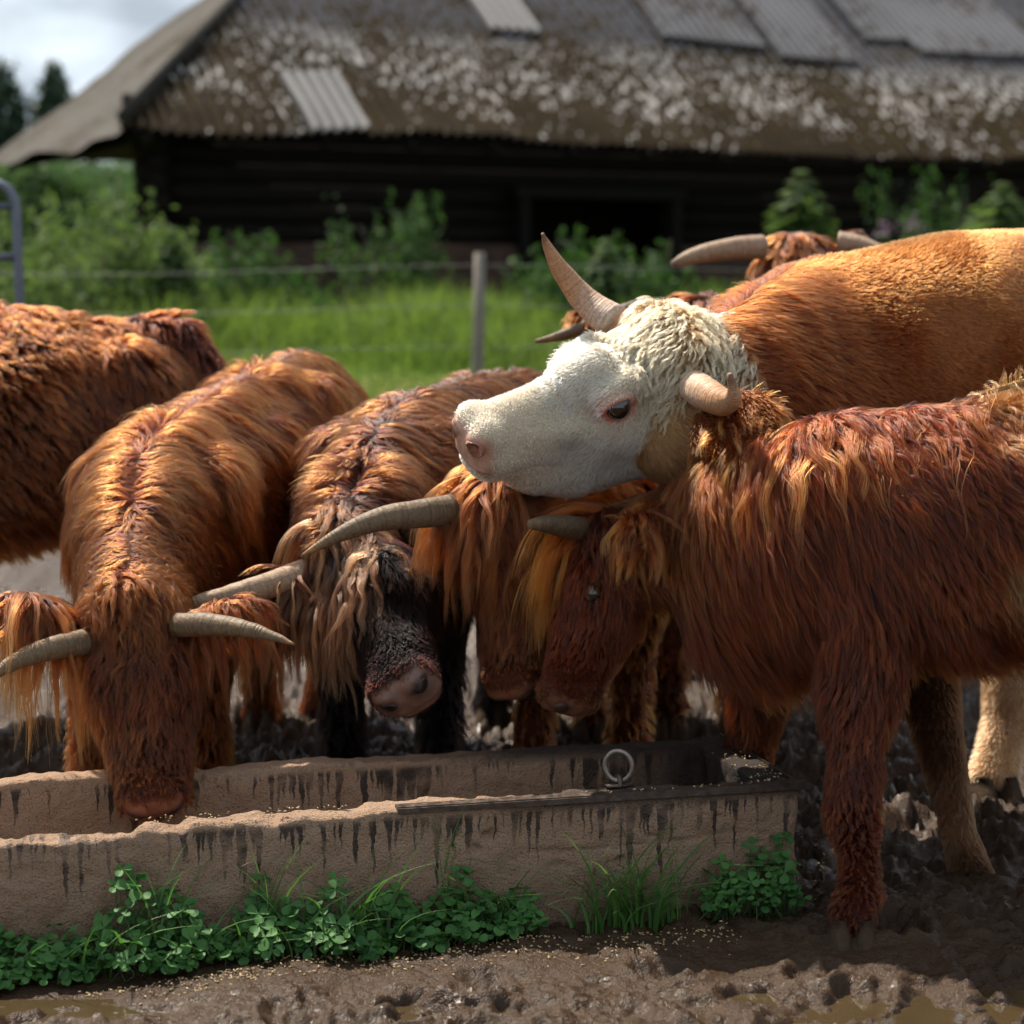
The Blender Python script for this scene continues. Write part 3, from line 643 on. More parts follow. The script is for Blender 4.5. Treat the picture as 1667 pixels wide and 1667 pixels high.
        N = np.empty(len(V) * 3, np.float32); s.body.data.vertices.foreach_get('normal', N) if False else None
        fn = np.cross(V[T[:, 1]] - V[T[:, 0]], V[T[:, 2]] - V[T[:, 0]]); s.area = 0.5 * np.linalg.norm(fn, axis=1); N = np.zeros_like(V)
        for i in range(3): np.add.at(N, T[:, i], fn)
        s.N = nrm(N); s.A, s.FL = A, FL
        for c, d, r in s.hooves: hoof(c, d, r, s.root)
    def comb(s, V, N, FL, dn):
        nh = N * (1, 1, 0); t = FL + DOWN * dn[:, None] + nrm(nh + 1e-5) * (s.part * sstep(.25, .9, N[:, 2]) * sstep(.03, .15, np.linalg.norm(nh, axis=1)))[:, None]; t = t - N * np.sum(t * N, 1)[:, None]; return nrm(t + 1e-4)
    def grow(s, name, per_m2, mask=None, ratio=14, K=8, length=None, flow=None, dn=None, lift=None, grav=0.25, clump=0.75, swirl=0.35, sfreq=5.0,
             rad=0.0007, c0=None, c1=None, wave=0.006, wfreq=2.0, mat=None, lenvar=0.35, tipcol=1.0, spread=0.006, collide=True, seed=1, minfacing=-.3, gain=.2, sat=True, jit=.10, frizz=.14, randc=.3):
        R = np.random.default_rng(seed + 100); V, T, N = s.V, s.T, s.N
        dens = s.A[:, 3].copy()
        if mask is not None: dens = dens * mask
        vd = nrm(CAMP - V); fc = np.sum(vd * N, 1); dens = dens * np.where(fc > minfacing, 1.0, 0.25)
        wt = s.area * dens[T].mean(1); tot = wt.sum(); n = int(tot * per_m2)
        if n < 8: return None
        m = max(4, n // ratio)
        L_ = s.A[:, 0] if length is None else np.broadcast_to(length, (len(V),)); li = s.A[:, 1] if lift is None else np.full(len(V), lift)
        dnv = s.A[:, 2] if dn is None else np.full(len(V), dn); C0 = s.A[:, 4:7] if c0 is None else np.broadcast_to(c0, (len(V), 3)); C1 = s.A[:, 7:10] if c1 is None else np.broadcast_to(c1, (len(V), 3))
        FLv = s.FL if flow is None else np.broadcast_to(flow, (len(V), 3))
        cdf = np.cumsum(wt) / tot
        def roots(q):
            ti = np.searchsorted(cdf, R.random(q)); ti = np.minimum(ti, len(T) - 1); a = R.random((q, 2)); fl = a.sum(1) > 1; a[fl] = 1 - a[fl]
            b = np.c_[1 - a.sum(1), a]; tt = T[ti]
            g = lambda X: (X[tt] * b[..., None]).sum(1) if X.ndim == 2 else (X[tt] * b).sum(1)
            return g, g(V)
        g, gp = roots(m); gn = nrm(g(N)); gl = g(L_) * R.uniform(1 - lenvar, 1 + lenvar * .6, m); gt = s.comb(gp, gn, g(FLv), g(dnv)); glift = g(li)
        sw = np.c_[vnoise(gp * sfreq, 51), vnoise(gp * sfreq, 52), vnoise(gp * sfreq, 53)]
        d = nrm(gt * np.cos(glift)[:, None] + gn * np.sin(glift)[:, None] + sw * swirl + R.normal(size=(m, 3)) * jit)
        path = [gp]; p = gp; bino = nrm(np.cross(d, gn)); ph = R.uniform(0, 2 * PI, m); wf = wfreq * R.uniform(.7, 1.4, m)
        for k in range(1, K):
            st = (gl / (K - 1))[:, None]
            p = p + d * st + bino * (wave * np.cos(ph + wf * 2 * PI * k / (K - 1)) / (K - 1) * 2 * PI * wf * .35)[:, None] * np.minimum(1, gl / .08)[:, None]
            if collide:
                f, gr_ = s.grad(p); off = .003 + .006 * min(1, k / 3) * np.minimum(1, gl / .08)
                p = p + gr_ * np.maximum(0, off - f)[:, None]
            d = nrm(p - path[-1]); path.append(p)
            d = nrm(d + DOWN * grav * (k / K + .3) - gr_ * .05 if collide else d + DOWN * grav * (k / K + .3)); bino = nrm(bino - d * np.sum(bino * d, 1)[:, None])
        G = np.stack(path, 1)                                   # (m, K, 3)
        g2, rp = roots(n - m); kd = kdtree.KDTree(m)
        for i in range(m): kd.insert(gp[i], i)
        kd.balance(); near = np.fromiter((kd.find(x)[1] for x in rp.tolist()), np.int64, n - m)
        sc = g2(L_) / np.maximum(gl[near], 1e-4) * 0 + R.uniform(1 - lenvar, 1.08, n - m)
        t = np.linspace(0, 1, K)
        rel = G[near] - G[near][:, :1]
        Cp = rp[:, None] + rel * sc[:, None, None]
        gi = G[near]; gs = gi[:, :1] + rel * sc[:, None, None]
        offs = R.normal(size=(n - m, 1, 3)) * spread
        cf = (clump * np.minimum(1, t * 1.6) ** 1.1)[None, :, None]
        Cp = Cp * (1 - cf) + (gs + offs * (1 - .6 * t)[None, :, None]) * cf
        fr = R.normal(size=(n - m, K, 3)); fr[:, 0] = 0; Cp = Cp + np.cumsum(fr, 1) * (0.0045 * np.minimum(1, L_.mean() / .08)) * frizz
        AP = np.concatenate([G, Cp]); idx = np.concatenate([np.arange(m), near])
        gb = np.exp(R.normal(size=m) * randc + fbm(gp * 9, 3, 57) * .28); sb = np.exp(R.normal(size=n) * randc * .6)[:, None, None]
        hue = R.normal(size=m) * .12
        ca = np.concatenate([g(C0), g2(C0)]); cb = np.concatenate([g(C1), g2(C1)])
        mixv = np.clip(t[None] * tipcol + hue[idx][:, None], 0, 1)[..., None]
        col = (ca[:, None] * (1 - mixv) + cb[:, None] * mixv) * gb[idx][:, None, None] * sb
        col = np.clip(col * gain * (np.array((1.28, .72, .42)) if sat else 1.0), 0.003, .93)
        cu = bpy.data.hair_curves.new(name); cu.add_curves([K] * n)
        cu.position_data.foreach_set('vector', AP.astype(np.float32).ravel())
        rr = (rad * (1 - .75 * t ** 1.5))[None].repeat(n, 0) * R.uniform(.7, 1.3, (n, 1))
        at = cu.attributes.new('radius', 'FLOAT', 'POINT'); at.data.foreach_set('value', rr.astype(np.float32).ravel())
        at = cu.attributes.new('hc', 'FLOAT_COLOR', 'POINT'); at.data.foreach_set('color', np.concatenate([col, np.ones((n, K, 1))], 2).astype(np.float32).ravel())
        cu.materials.append(mat or FUR); o = bpy.data.objects.new(name, cu); COL.objects.link(o); adopt(o, s.root)
        print('   hair', s.root.name, name, n); return o
m = M('cow_skin'); sk = m.attr('skin', 'Color'); nz = m.noise(m.pos(), 70, 4); nz2 = m.noise(m.pos(), 420, 2)
m.bsdf(m.mix(m.math('MULTIPLY', nz, .5), sk, m.mix(.5, sk, (.02, .012, .01))), m.mix(m.attr('wet'), (.85, .85, .85), m.ramp(nz, [(.3, .30), (.7, .55)])), m.bump(m.math('ADD', nz, m.math('MULTIPLY', nz2, .6)), .35, .004), Specular_IOR_Level=m.math('ADD', m.math('MULTIPLY', m.attr('wet'), .40), .08)); SKIN = m.m
def furmat(name, rough, radial, coat=0.0, ior=1.5):
    m = M(name); h = m.n('ShaderNodeBsdfHairPrincipled', parametrization='COLOR'); m.put(h, 'Color', m.attr('hc', 'Color')); m.put(h, 'Roughness', rough); m.put(h, 'IOR', ior); m.put(h, 'Radial Roughness', radial)
    m.put(h, 'Random Roughness', .25) if 'Random Roughness' in h.inputs else None
    if 'Coat' in h.inputs: m.put(h, 'Coat', coat)
    m.t.links.new(h.outputs[0], m.out.inputs['Surface']); return m.m
FUR = furmat('fur', .34, .55, 0, 1.38); SLEEKFUR = furmat('sleek_fur', .42, .6, 0, 1.32); SOFTFUR = furmat('soft_pale_fur', .55, .7); DULLFUR = furmat('dull_dark_fur', .6, .7, 0, 1.2); WETFUR = furmat('damp_fur', .26, .42, .10, 1.37)
def hornmat(name, base, mid, tip):
    m = M(name); t = m.attr('t'); s1 = m.noise(m.pos((1, 1, 1)), 45, 5); c = m.ramp(m.math('ADD', t, m.math('MULTIPLY', m.math('SUBTRACT', s1, .5), .35)), [(0.02, base), (.42, mid), (.80, mid), (.93, tip)])
    ring = m.noise(None, 1, 1); cb = m.n('ShaderNodeCombineXYZ'); m.put(cb, 'X', m.math('MULTIPLY', t, 46.0)); rg = m.noise(cb.outputs[0], 1.0, 2)
    c = m.mix(m.ramp(m.math('ADD', m.math('MULTIPLY', rg, .5), m.math('MULTIPLY', m.noise(m.pos(), 130, 4), .5)), [(.40, .0), (.66, .75)]), c, tuple(x * .38 for x in mid))
    m.bsdf(c, .55, m.bump(m.math('ADD', rg, m.math('MULTIPLY', s1, .8)), .8, .006), Specular_IOR_Level=.3); return m.m
HORN_F = hornmat('pale_pink_horn', (.62, .47, .36), (.46, .24, .12), (.20, .10, .055)); HORN_G = hornmat('grey_tan_horn', (.135, .085, .048), (.185, .122, .066), (.32, .16, .055))
HORN_D = hornmat('dark_brown_horn', (.075, .046, .027), (.12, .078, .042), (.22, .13, .06)); HORN_P = hornmat('pale_horn', (.36, .235, .16), (.33, .215, .13), (.20, .13, .09))
def horn(cow, pts, r, mat):
    pts = spline(pts, 22); rr = spline(np.c_[r], 22).ravel(); b = MB(); b.tube(pts, np.maximum(rr, .002), 16)
    p = pts + fbm(pts * 60, 2, 3)[:, None] * 0; V = np.concatenate(b.V); t = np.repeat(np.linspace(0, 1, 22), 16)
    V = V + nrm(V - np.repeat(pts, 16, 0)) * (fbm(V * 55, 2, 5) * .0012)[:, None]
    o = mesh('horn', V, b.F, mat, cow.root, attrs={'t': ('FLOAT', t)}); return o
m = M('hoof_horn'); m.bsdf(m.mix(m.noise(m.pos(), 60), (.035, .022, .014), (.085, .056, .036)), .9, m.bump(m.noise(m.pos((1, 1, 6)), 60), .6, .006), Specular_IOR_Level=.12); HOOF = m.m
def hoof(c, d, r, parent):
    sdv = np.cross(d, (0, 0, 1)); b = MB()
    for sg in (-1, 1):
        r_ = r; o = c - (0, 0, .006) + sdv * sg * r * .54; rings = []
        for zz, sc, fw in ((0.012, .75, .0), (-.015, .9, .006), (-.045, 1.1, .018), (-.06, 1.12, .022)):
            a = np.arange(12) * 2 * PI / 12; rings.append(o + (0, 0, zz) + d * fw + np.outer(np.cos(a) * r * .62 * sc, sdv) + np.outer((np.sin(a) * 1.15 + np.maximum(0, np.sin(a)) ** 3 * .3) * r * 1.05 * sc, d))
        V = np.concatenate(rings); F = [(i * 12 + j, i * 12 + (j + 1) % 12, (i + 1) * 12 + (j + 1) % 12, (i + 1) * 12 + j) for i in range(3) for j in range(12)] + [tuple(range(12))]
        b.add(V, F)
    b.build('hoof', HOOF, parent)
m = M('cow_eye'); m.bsdf((.012, .007, .005), .04, Coat_Weight=1.0, Coat_Roughness=.02); EYE = m.m
def eye(cow, sg, W=1.0, r=.055, x=.365, y=.186, z=-.095):
    b = MB(); b.ball(cow.H(x, y * sg * W, z), r * cow.head[2], 20, 14); return b.build('eye', EYE, cow.root)
def col(*a): return tuple(a)
# ================================================================== concrete feed trough
TR = P(1300, 1278, 4.63); TZ = TR[2]; tu = nrm((-0.9697, -0.2435, 0)); tv = np.array([tu[1], -tu[0], 0]); TL, TW, TT = 2.45, 0.54, 0.078
def TP(u, v, z): return np.array([TR[0], TR[1], 0]) + tu * u + tv * v + np.array((0, 0, z))
trough = empty('feed_trough', TP(TL / 2, TW / 2, 0)); tag(trough, 'long concrete feed trough streaked with damp in front of the cows', 'trough')
def trough_mesh():
    hx = 0.0062; gu = np.arange(-.03, TL + .03, hx); gv = np.arange(-.03, TW + .03, hx); gz = np.arange(-.10, TZ + .04, hx)
    G = np.stack(np.meshgrid(gu, gv, gz, indexing='ij'), -1).reshape(-1, 3)
    u, v, z = G.T
    front = v < TW / 2
    brk = sstep(.95, .99, u)                                          # broken left part of the front wall, no metal edge
    lump = fbm(np.c_[u * 9, v * 6, 0 * u], 3, 61) * .007 + fbm(np.c_[u * 38, v * 30, 0 * u], 2, 62) * .0022
    drop = np.where(front, .004 + .010 * sstep(1.33, 1.36, u) + .012 * sstep(1.44, 1.46, u) - .008 * sstep(1.60, 1.66, u), .002)
    top = TZ - np.where(front, brk * (drop - lump * 1.0), .004 - .5 * lump)
    er = fbm(np.c_[u * 16, z * 14, v * 14], 3, 63) * .0060 + np.where(front, brk, .45) * .010 * np.abs(vnoise(np.c_[u * 24, z * 24, v * 24], 64)) * sstep(.05, 0, top - z)
    # horizontal crack in the front face
    cz = TZ - .105 + .012 * vnoise(np.c_[u * 7, 0 * u, 0 * u], 65) + .02 * u - .02 * vnoise(np.c_[u * 2.2, 0 * u, 0 * u], 66)
    crack = .006 * np.exp(-((z - cz) / .004) ** 2) * (u < .62) * sstep(.03, 0, v)
    vjoint = .006 * np.exp(-((u - .955 - .012 * vnoise(np.c_[z * 20, 0 * u, 0 * u], 67)) / .005) ** 2) * sstep(.06, 0, v) * sstep(.12, 0.02, TZ - z)
    def box(lo, hi, r):
        q = np.maximum(np.array(lo) + r - G, G - (np.array(hi) - r)); return np.linalg.norm(np.maximum(q, 0), axis=1) + np.minimum(q.max(1), 0) - r
    G2 = G.copy(); G2[:, 2] = z + (TZ - top); G0 = G
    G = G2; o = box((0, 0, -.2), (TL, TW, TZ), .010)
    i = box((TT, TT, .085), (TL - TT, TW - TT, 1.0), .02)
    D = np.maximum(o, -i) + er + crack + vjoint
    for q in range(70):
        cu_, cv_, cz_, cr_ = rng.uniform(0, 2.2), (rng.choice([-.004, TT + .002]) if q % 3 else TW - TT), TZ - rng.uniform(-.004, .012), rng.uniform(.007, .020)
        if cu_ < .95 and q % 3 and cv_ < 0: cz_ -= rng.uniform(.03, .15); cr_ *= .7
        mk = np.abs(u - cu_) < cr_ + .012
        gg = G0[mk]; D[mk] = np.maximum(D[mk], cr_ * (1 + .5 * vnoise(gg * 70, 99)) - np.sqrt(((gg - (cu_, cv_, cz_)) ** 2 * (.35, 1, 1)).sum(1)))
    gd = openvdb.FloatGrid(.2); gd.copyFromArray(D.reshape(len(gu), len(gv), len(gz)).astype(np.float32)); pts, quads = gd.convertToQuads(0.0)
    L = np.asarray(pts) * hx + (gu[0], gv[0], gz[0]); F = np.asarray(quads).astype(int)
    return L, F
L, F = trough_mesh(); W_ = np.array([TR[0], TR[1], 0]) + np.outer(L[:, 0], tu) + np.outer(L[:, 1], tv) + np.outer(L[:, 2], up)
fn = np.cross(W_[F[:, 1]] - W_[F[:, 0]], W_[F[:, 2]] - W_[F[:, 0]])
topf = np.abs(L[F].mean(1)[:, 2] - TZ) < .006
if fn[topf].mean(0)[2] < 0: F = F[:, ::-1]
m = M('damp_concrete'); u, v, z = m.attr('tu'), m.attr('tv'), m.attr('tz')
n1 = m.noise(m.pos(), 6, 5); n2 = m.noise(m.pos(), 45, 5); n3 = m.noise(m.pos(), 220, 3)
c = m.mix(n1, (.25, .142, .080), (.39, .255, .165)); c = m.mix(m.ramp(n2, [(.35, .0), (.75, .6)]), c, (.27, .20, .15)); c = m.mix(m.ramp(n3, [(.28, 1.0), (.42, 0.0)]), c, (.10, .07, .05))
# drips: columns of random length hanging from the rim
wig = m.math('MULTIPLY', m.math('SUBTRACT', m.noise(m.pos(), 30, 2), .5), .018)
cb = m.n('ShaderNodeCombineXYZ'); m.put(cb, 'X', m.math('MULTIPLY', m.math('ADD', u, wig), 58.0)); m.put(cb, 'Y', m.math('MULTIPLY', v, 9.0)); cb2 = m.n('ShaderNodeCombineXYZ'); m.put(cb2, 'X', m.math('MULTIPLY', m.math('ADD', u, wig), 4.5)); m.put(cb2, 'Y', m.math('MULTIPLY', v, 7.0))
ln = m.math('MULTIPLY', m.math('SUBTRACT', m.math('ADD', m.math('MULTIPLY', m.noise(cb.outputs[0], 1.0, 1), .85), m.math('MULTIPLY', m.noise(cb2.outputs[0], 1.0, 1), .42)), .60), .80)
below = m.math('SUBTRACT', TZ - .004, z)
dr = m.ramp(m.math('ADD', m.math('MULTIPLY', m.math('SUBTRACT', ln, below), 26.0), .5), [(.28, 0.0), (.78, 1.0)])
dr = m.math('MULTIPLY', dr, m.ramp(below, [(.012, 0.0), (.022, 1.0)]))
wetm = m.math('MULTIPLY', m.math('MULTIPLY', dr, .92), m.ramp(m.noise(m.pos(), 16, 2), [(.28, .12), (.58, 1.0)]))
c = m.mix(wetm, c, (.026, .017, .013))
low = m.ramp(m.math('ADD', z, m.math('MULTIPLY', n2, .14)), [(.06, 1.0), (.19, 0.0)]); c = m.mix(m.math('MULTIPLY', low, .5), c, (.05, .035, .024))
dark_r = m.ramp(u, [(.10, 1.0), (.38, 0.0)]); inn = m.ramp(v, [(.055, 0.0), (.08, 1.0)]); c = m.mix(m.math('MULTIPLY', m.math('MULTIPLY', dark_r, inn), .93), c, (.022, .016, .014))  # inside of the trough turned near black towards its right end
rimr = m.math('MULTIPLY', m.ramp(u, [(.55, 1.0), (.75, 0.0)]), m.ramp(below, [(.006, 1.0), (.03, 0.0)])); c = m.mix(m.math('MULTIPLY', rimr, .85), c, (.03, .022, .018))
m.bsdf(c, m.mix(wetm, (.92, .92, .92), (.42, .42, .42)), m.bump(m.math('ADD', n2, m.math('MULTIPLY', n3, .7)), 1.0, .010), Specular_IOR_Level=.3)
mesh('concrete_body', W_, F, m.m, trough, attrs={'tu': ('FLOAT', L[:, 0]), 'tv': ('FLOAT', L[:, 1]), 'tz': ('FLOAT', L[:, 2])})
m = M('rusty_steel'); rn = m.noise(m.pos(), 60, 5); m.bsdf(m.mix(rn, (.035, .026, .022), (.16, .12, .095)), m.ramp(rn, [(.3, .28), (.7, .6)]), m.bump(rn, .5, .003), Metallic=.7); RUST = m.m
b_ = MB(); b_.box(TP(.44, .012, TZ + .0035), .93, .030, .006, tu, tv, up); b_.box(TP(.44, -.0055, TZ - .002), .93, .005, .012, tu, tv, up); b_.box(TP(-.0055, TW / 2, TZ - .002), .005, TW - .02, .012, tu, tv, up)
b_.build('metal_edge', RUST, trough, smooth=False)
rc = P(1007, 1247, 4.605); m = M('worn_steel_ring'); rn = m.noise(m.pos(), 90, 4); m.bsdf(m.mix(rn, (.10, .085, .072), (.36, .31, .26)), .42, m.bump(rn, .5, .002), Metallic=.75)
a = np.linspace(0, 2 * PI, 41); rx = nrm(np.array((.94, -.25, 0))); b_ = MB(); b_.tube(rc + np.outer(np.cos(a) * .0305, rx) + np.outer(np.sin(a) * .0335, up), .0058, 12, cap=False)
ring = b_.build('ring', m.m, trough)
b_ = MB(); b_.tube(spline([rc + rx * .0 + tv * .016 - up * .046, rc + tv * .010 - up * .028, rc - tv * .0 - up * .0235, rc - tv * .010 - up * .028, rc - tv * .016 - up * .046], 14), .0055, 8); b_.box(rc - up * .042, .062, .034, .006, tu, tv, up); b_.build('ring_eye', RUST, trough)
# ================================================================== seeds
def ellipsoids(c, r, ax):
    """low ellipsoids c (n,3), radii (n,3), axes (n,3,3)"""
    b = MB(); b.ball((0, 0, 0), 1, 6, 4); V0 = np.concatenate(b.V); F0 = [f for f in b.F]; n = len(c)
    V = c[:, None] + np.einsum('vk,nk,nkj->nvj', V0, r, ax); F = (np.arange(n)[:, None, None] * len(V0) + np.array(F0)[None]).reshape(-1, 4); return V.reshape(-1, 3), F
def rot_axes(n, flat=.35):
    a = rng.uniform(0, 2 * PI, n); t = rng.normal(size=n) * flat; x = np.c_[np.cos(a) * np.cos(t), np.sin(a) * np.cos(t), np.sin(t)]; y = nrm(np.cross(np.tile((0, 0, 1.0), (n, 1)), x)); return np.stack([x, y, np.cross(x, y)], 1)
m = M('grain'); m.bsdf(m.mix(m.noise(m.pos(), 25, 1), (.24, .15, .06), (.60, .45, .24)), .5); GRAIN = m.m
def grains(name, c, label, r=.0040):
    n = len(c); q = rng.uniform(.5, 1.3, (n, 1)); V, F = ellipsoids(c, np.array([[r, r * .45, r * .38]]) * q, rot_axes(n)); tag(mesh(name, V, F, GRAIN), label, 'grain', kind='stuff')
n = 1000; u = rng.uniform(.2, 2.1, n); vv = -np.abs(rng.normal(size=n)) * .07 - .10 - .05 * (u > 1.2); q = np.array([TP(a, b, 0) for a, b in zip(u, vv)]); keep = fbm(q * 5, 2, 77) > -.25; q = q[keep]; q[:, 2] = GZ(q[:, 0], q[:, 1]) + .002
grains('spilled_grain', q, 'pale grain spilled on the mud along the front of the trough')
q = [TP(u, v, TZ + .0025) for u, v in zip(rng.uniform(-.0, .085, 90), rng.uniform(.02, .34, 90))] + [TP(u, v, TZ + .004) for u, v in zip(rng.uniform(1.0, 1.45, 60), rng.uniform(.008, .065, 60))] + [TP(u, v, TZ + .008) for u, v in zip(rng.uniform(.05, .5, 26), rng.uniform(.008, .03, 26))]
grains('rim_grain', np.array(q), 'pale grain scattered along the rim of the trough', .0036)
n = 60; q = np.c_[rng.uniform(.62, .85, n), rng.uniform(4.75, 5.3, n), np.zeros(n)]; q[:, 2] = GZ(q[:, 0], q[:, 1]) + .003; grains('scattered_grain', q, 'a few pale grains on the mud behind the right end of the trough')
# ================================================================== clover and grass along the trough
CLOV = leafmat('clover_leaf', (.022, .078, .020), (.055, .150, .036), .6, .22, 18, .3); BLADE = leafmat('grass_blade', (.040, .105, .028), (.085, .185, .045), .4, .3, 14, .5); STEM = leafmat('clover_stem', (.05, .10, .03), (.10, .15, .05), .5, .1)
def leaflet(L):
    # folded heart-shaped leaflet along +x
    pr = [(0, 0), (.30, .24), (.62, .42), (.90, .36), (1.0, .16), (.93, 0), (1.0, -.16), (.90, -.36), (.62, -.42), (.30, -.24)]
    V = [(x * L, y * L, abs(y) * .35 * L - .12 * x * x * L) for x, y in pr] + [(.5 * L, 0, -.05 * L)]
    F = [(10, i, (i + 1) % 10) for i in range(10)]; return np.array(V), F
def clover(name, tops, label, size):
    mb = MB(); sb = MB(); var = []
    for (p, g, s) in tops:
        n = nrm(np.array((rng.normal() * .38, rng.normal() * .38 - .35, 1.0))); x = nrm(np.cross(n, rng.normal(size=3))); y = np.cross(n, x); vv = rng.random(); a0 = rng.uniform(0, 2 * PI)
        for k in range(3):
            a = a0 + k * 2 * PI / 3 + rng.normal() * .12; e1 = np.cos(a) * x + np.sin(a) * y; e2 = np.cross(n, e1); V, F = leaflet(s * size * rng.uniform(.85, 1.1))
            tl = rng.normal() * .2; e1 = nrm(e1 + n * tl); n2 = np.cross(e1, e2); mb.add(p + V[:, :1] * e1 + V[:, 1:2] * e2 + V[:, 2:] * n2, F); var += [vv] * len(V)
        md = (p + g) / 2 + rng.normal(size=3) * .012; sb.tube(spline([g, md, p], 6), .0011, 4, cap=False)
    o = mesh(name, np.concatenate(mb.V), mb.F, CLOV, None, attrs={'var': ('FLOAT', var)}); tag(o, label, 'clover', kind='stuff'); sb.build('stems', STEM, o); return o
def patch(us, n, hmax, depth, seed, hfun):
    t = []
    for _ in range(n):
        u = random.uniform(*us); hm = hmax * hfun(u); f = random.random(); v = -.012 - depth * (f ** .8) * (0.5 + 0.5 * hfun(u)); h = hm * (1 - f * .78) * random.uniform(.35, 1.05) + .012
        g = TP(u + random.gauss(0, .015), v * .7 - .01, 0); g[2] = GZ(g[0], g[1])[0] - .004; p = TP(u, v, 0); gz = GZ(p[0], p[1])[0]; p[2] = gz + h; t.append((p, g, random.uniform(.65, 1.15)))
    return t
hf = lambda u: (.75 + .45 * math.sin(u * 31) * math.sin(u * 12.7 + 1)) * hf0(u)
hf0 = lambda u: .45 + .4 * math.exp(-((u - 1.45) / .16) ** 2) + .28 * math.exp(-((u - .98) / .12) ** 2) + .35 * math.exp(-((u - 1.18) / .08) ** 2) - .35 * max(0, u - 1.6)
clover('clover_patch', patch((.62, 1.78), 480, .22, .165, 1, lambda u: max(.12, hf(u))), 'long dark green clover patch at the foot of the trough', .0275)
clover('clover_clump', patch((.02, .24), 105, .185, .10, 2, lambda u: .55 + .5 * math.exp(-((u - .10) / .07) ** 2)), 'rounded clover clump at the right corner of the trough', .0245)
def tuft(u, v, n, h, spread, label, wid=.0075, lean=.5, lo=.4, name='grass_tuft'):
    c = TP(u, v, 0); b0 = np.array([TP(u + random.gauss(0, spread), v + random.gauss(0, .012), 0) for _ in range(n)]); b0[:, 2] = GZ(b0[:, 0], b0[:, 1]) - .005
    hh = h * rng.uniform(lo, 1.0, n); V, F, k = blades(b0, hh, wid * rng.uniform(.7, 1.3, n), lean, 7, .6)
    o = mesh(name, V, F, BLADE, None, attrs={'var': ('FLOAT', np.repeat(rng.random(n), k))}); tag(o, label, 'grass', 'grass tufts along the trough'); return o
tuft(.40, -.04, 80, .33, .05, 'thick grass tuft below the steel ring', lean=.95)
tuft(.305, -.045, 6, .29, .012, 'thin seed stalks standing right of the thick grass tuft', .0028, .18, .6)
tuft(.74, -.045, 34, .22, .05, 'loose grass at the right end of the long clover patch', lean=.7)
tuft(.80, -.03, 7, .33, .010, 'tall narrow grass rising above the trough rim left of the ring', .006, .2, .7)
tuft(1.02, -.06, 34, .29, .06, 'grass blades among the clover in the middle of the trough', lean=.7)
tuft(1.19, -.04, 12, .31, .014, 'bent broad-bladed grass against the middle of the trough', .0085, .45, .7)
tuft(1.42, -.05, 12, .32, .025, 'pale arching grass blades rising from the left clover', .006, .5, .7)
tuft(1.12, -.09, 30, .23, .12, 'scattered grass leaning over the middle of the clover', lean=.9)
tuft(1.55, -.09, 26, .23, .10, 'thin grass at the left end of the clover', lean=.8)
tuft(1.33, -.06, 14, .11, .08, 'short grass in the clover under the arching blades', lean=.9)
tuft(.93, -.10, 12, .12, .05, 'low bent grass at the front of the clover patch', lean=1.0)
def gpt(px, Y, dz=0.0):
    X = (px - 833.5) / FPX * Y / 1.0; X = P(px, 1200, Y)[0]; return np.array([X, Y, ground_z(0, np.array([Y]))[0] + dz])
def simple_leg(c, top, px, Y, r=(.075, .055, .045, .042, .045), knee=.42, **at):
    ft = gpt(px, Y, .05); top = np.asarray(top, float); kn = ft + (top - ft) * (.55, .55, .5); 
    c.leg([top, (top + kn) / 2, kn, ft + (kn - ft) * .3 + (0, 0, 0), ft], list(r), **at)
# ---------------------------------------------------------------- F: white-faced tan cow
f = Cow(); f.base = dict(len=.022, lift=.10, dn=.55, c0=(.20, .075, .022), c1=(.55, .28, .10))
RED0, RED1 = (.13, .038, .012), (.42, .155, .045); CR0, CR1 = (.60, .49, .35), (.84, .73, .56)
f.chain([P(1225, 735, 5.28), P(1330, 690, 5.42), P(1560, 642, 5.62), P(1850, 620, 5.9), P(2200, 640, 6.25)], [(.22, .36), (.27, .40), (.35, .42), (.37, .42), (.28, .36)], len=[.034, .022, .014, .014, .02],
        c0=[RED0, (.22, .075, .022), (.26, .105, .032), (.30, .13, .045), (.30, .13, .045)], c1=[RED1, (.46, .20, .065), (.58, .30, .11), (.64, .36, .15), (.64, .36, .15)])
f.chain([P(1105, 672, 4.98), P(1170, 660, 5.06), P(1250, 640, 5.22), P(1330, 650, 5.42)], [(.125, .165), (.14, .20), (.19, .26), (.23, .33)], k=.06, len=[.03, .05, .055, .04], lift=.35, c0=[CR0, RED0, RED0, (.2, .07, .02)], c1=[(.8, .62, .42), RED1, RED1, (.46, .2, .07)])
f.set_head(P(1086, 545, 4.97), (-.80, -.33, -.295), (.52, -.74, -.44), .555, 1.06, len=.015, lift=.14, dn=.35, c0=CR0, c1=CR1, deep=1.3)
f.chain([f.H(-.02, -.10, -.06), f.H(-.03, .0, -.045), f.H(-.02, .10, -.06)], [.07, .072, .07], k=.06, len=.03, lift=.5, c0=CR0, c1=(.80, .68, .48))
f.chain([f.H(.70, 0, -.40), f.H(.48, 0, -.47), f.H(.22, .0, -.47), f.H(.0, 0, -.42)], [(.05, .045), (.065, .055), (.085, .075), (.10, .09)], k=.07, len=.013, lift=.16, dn=.35, c0=CR0, c1=CR1)
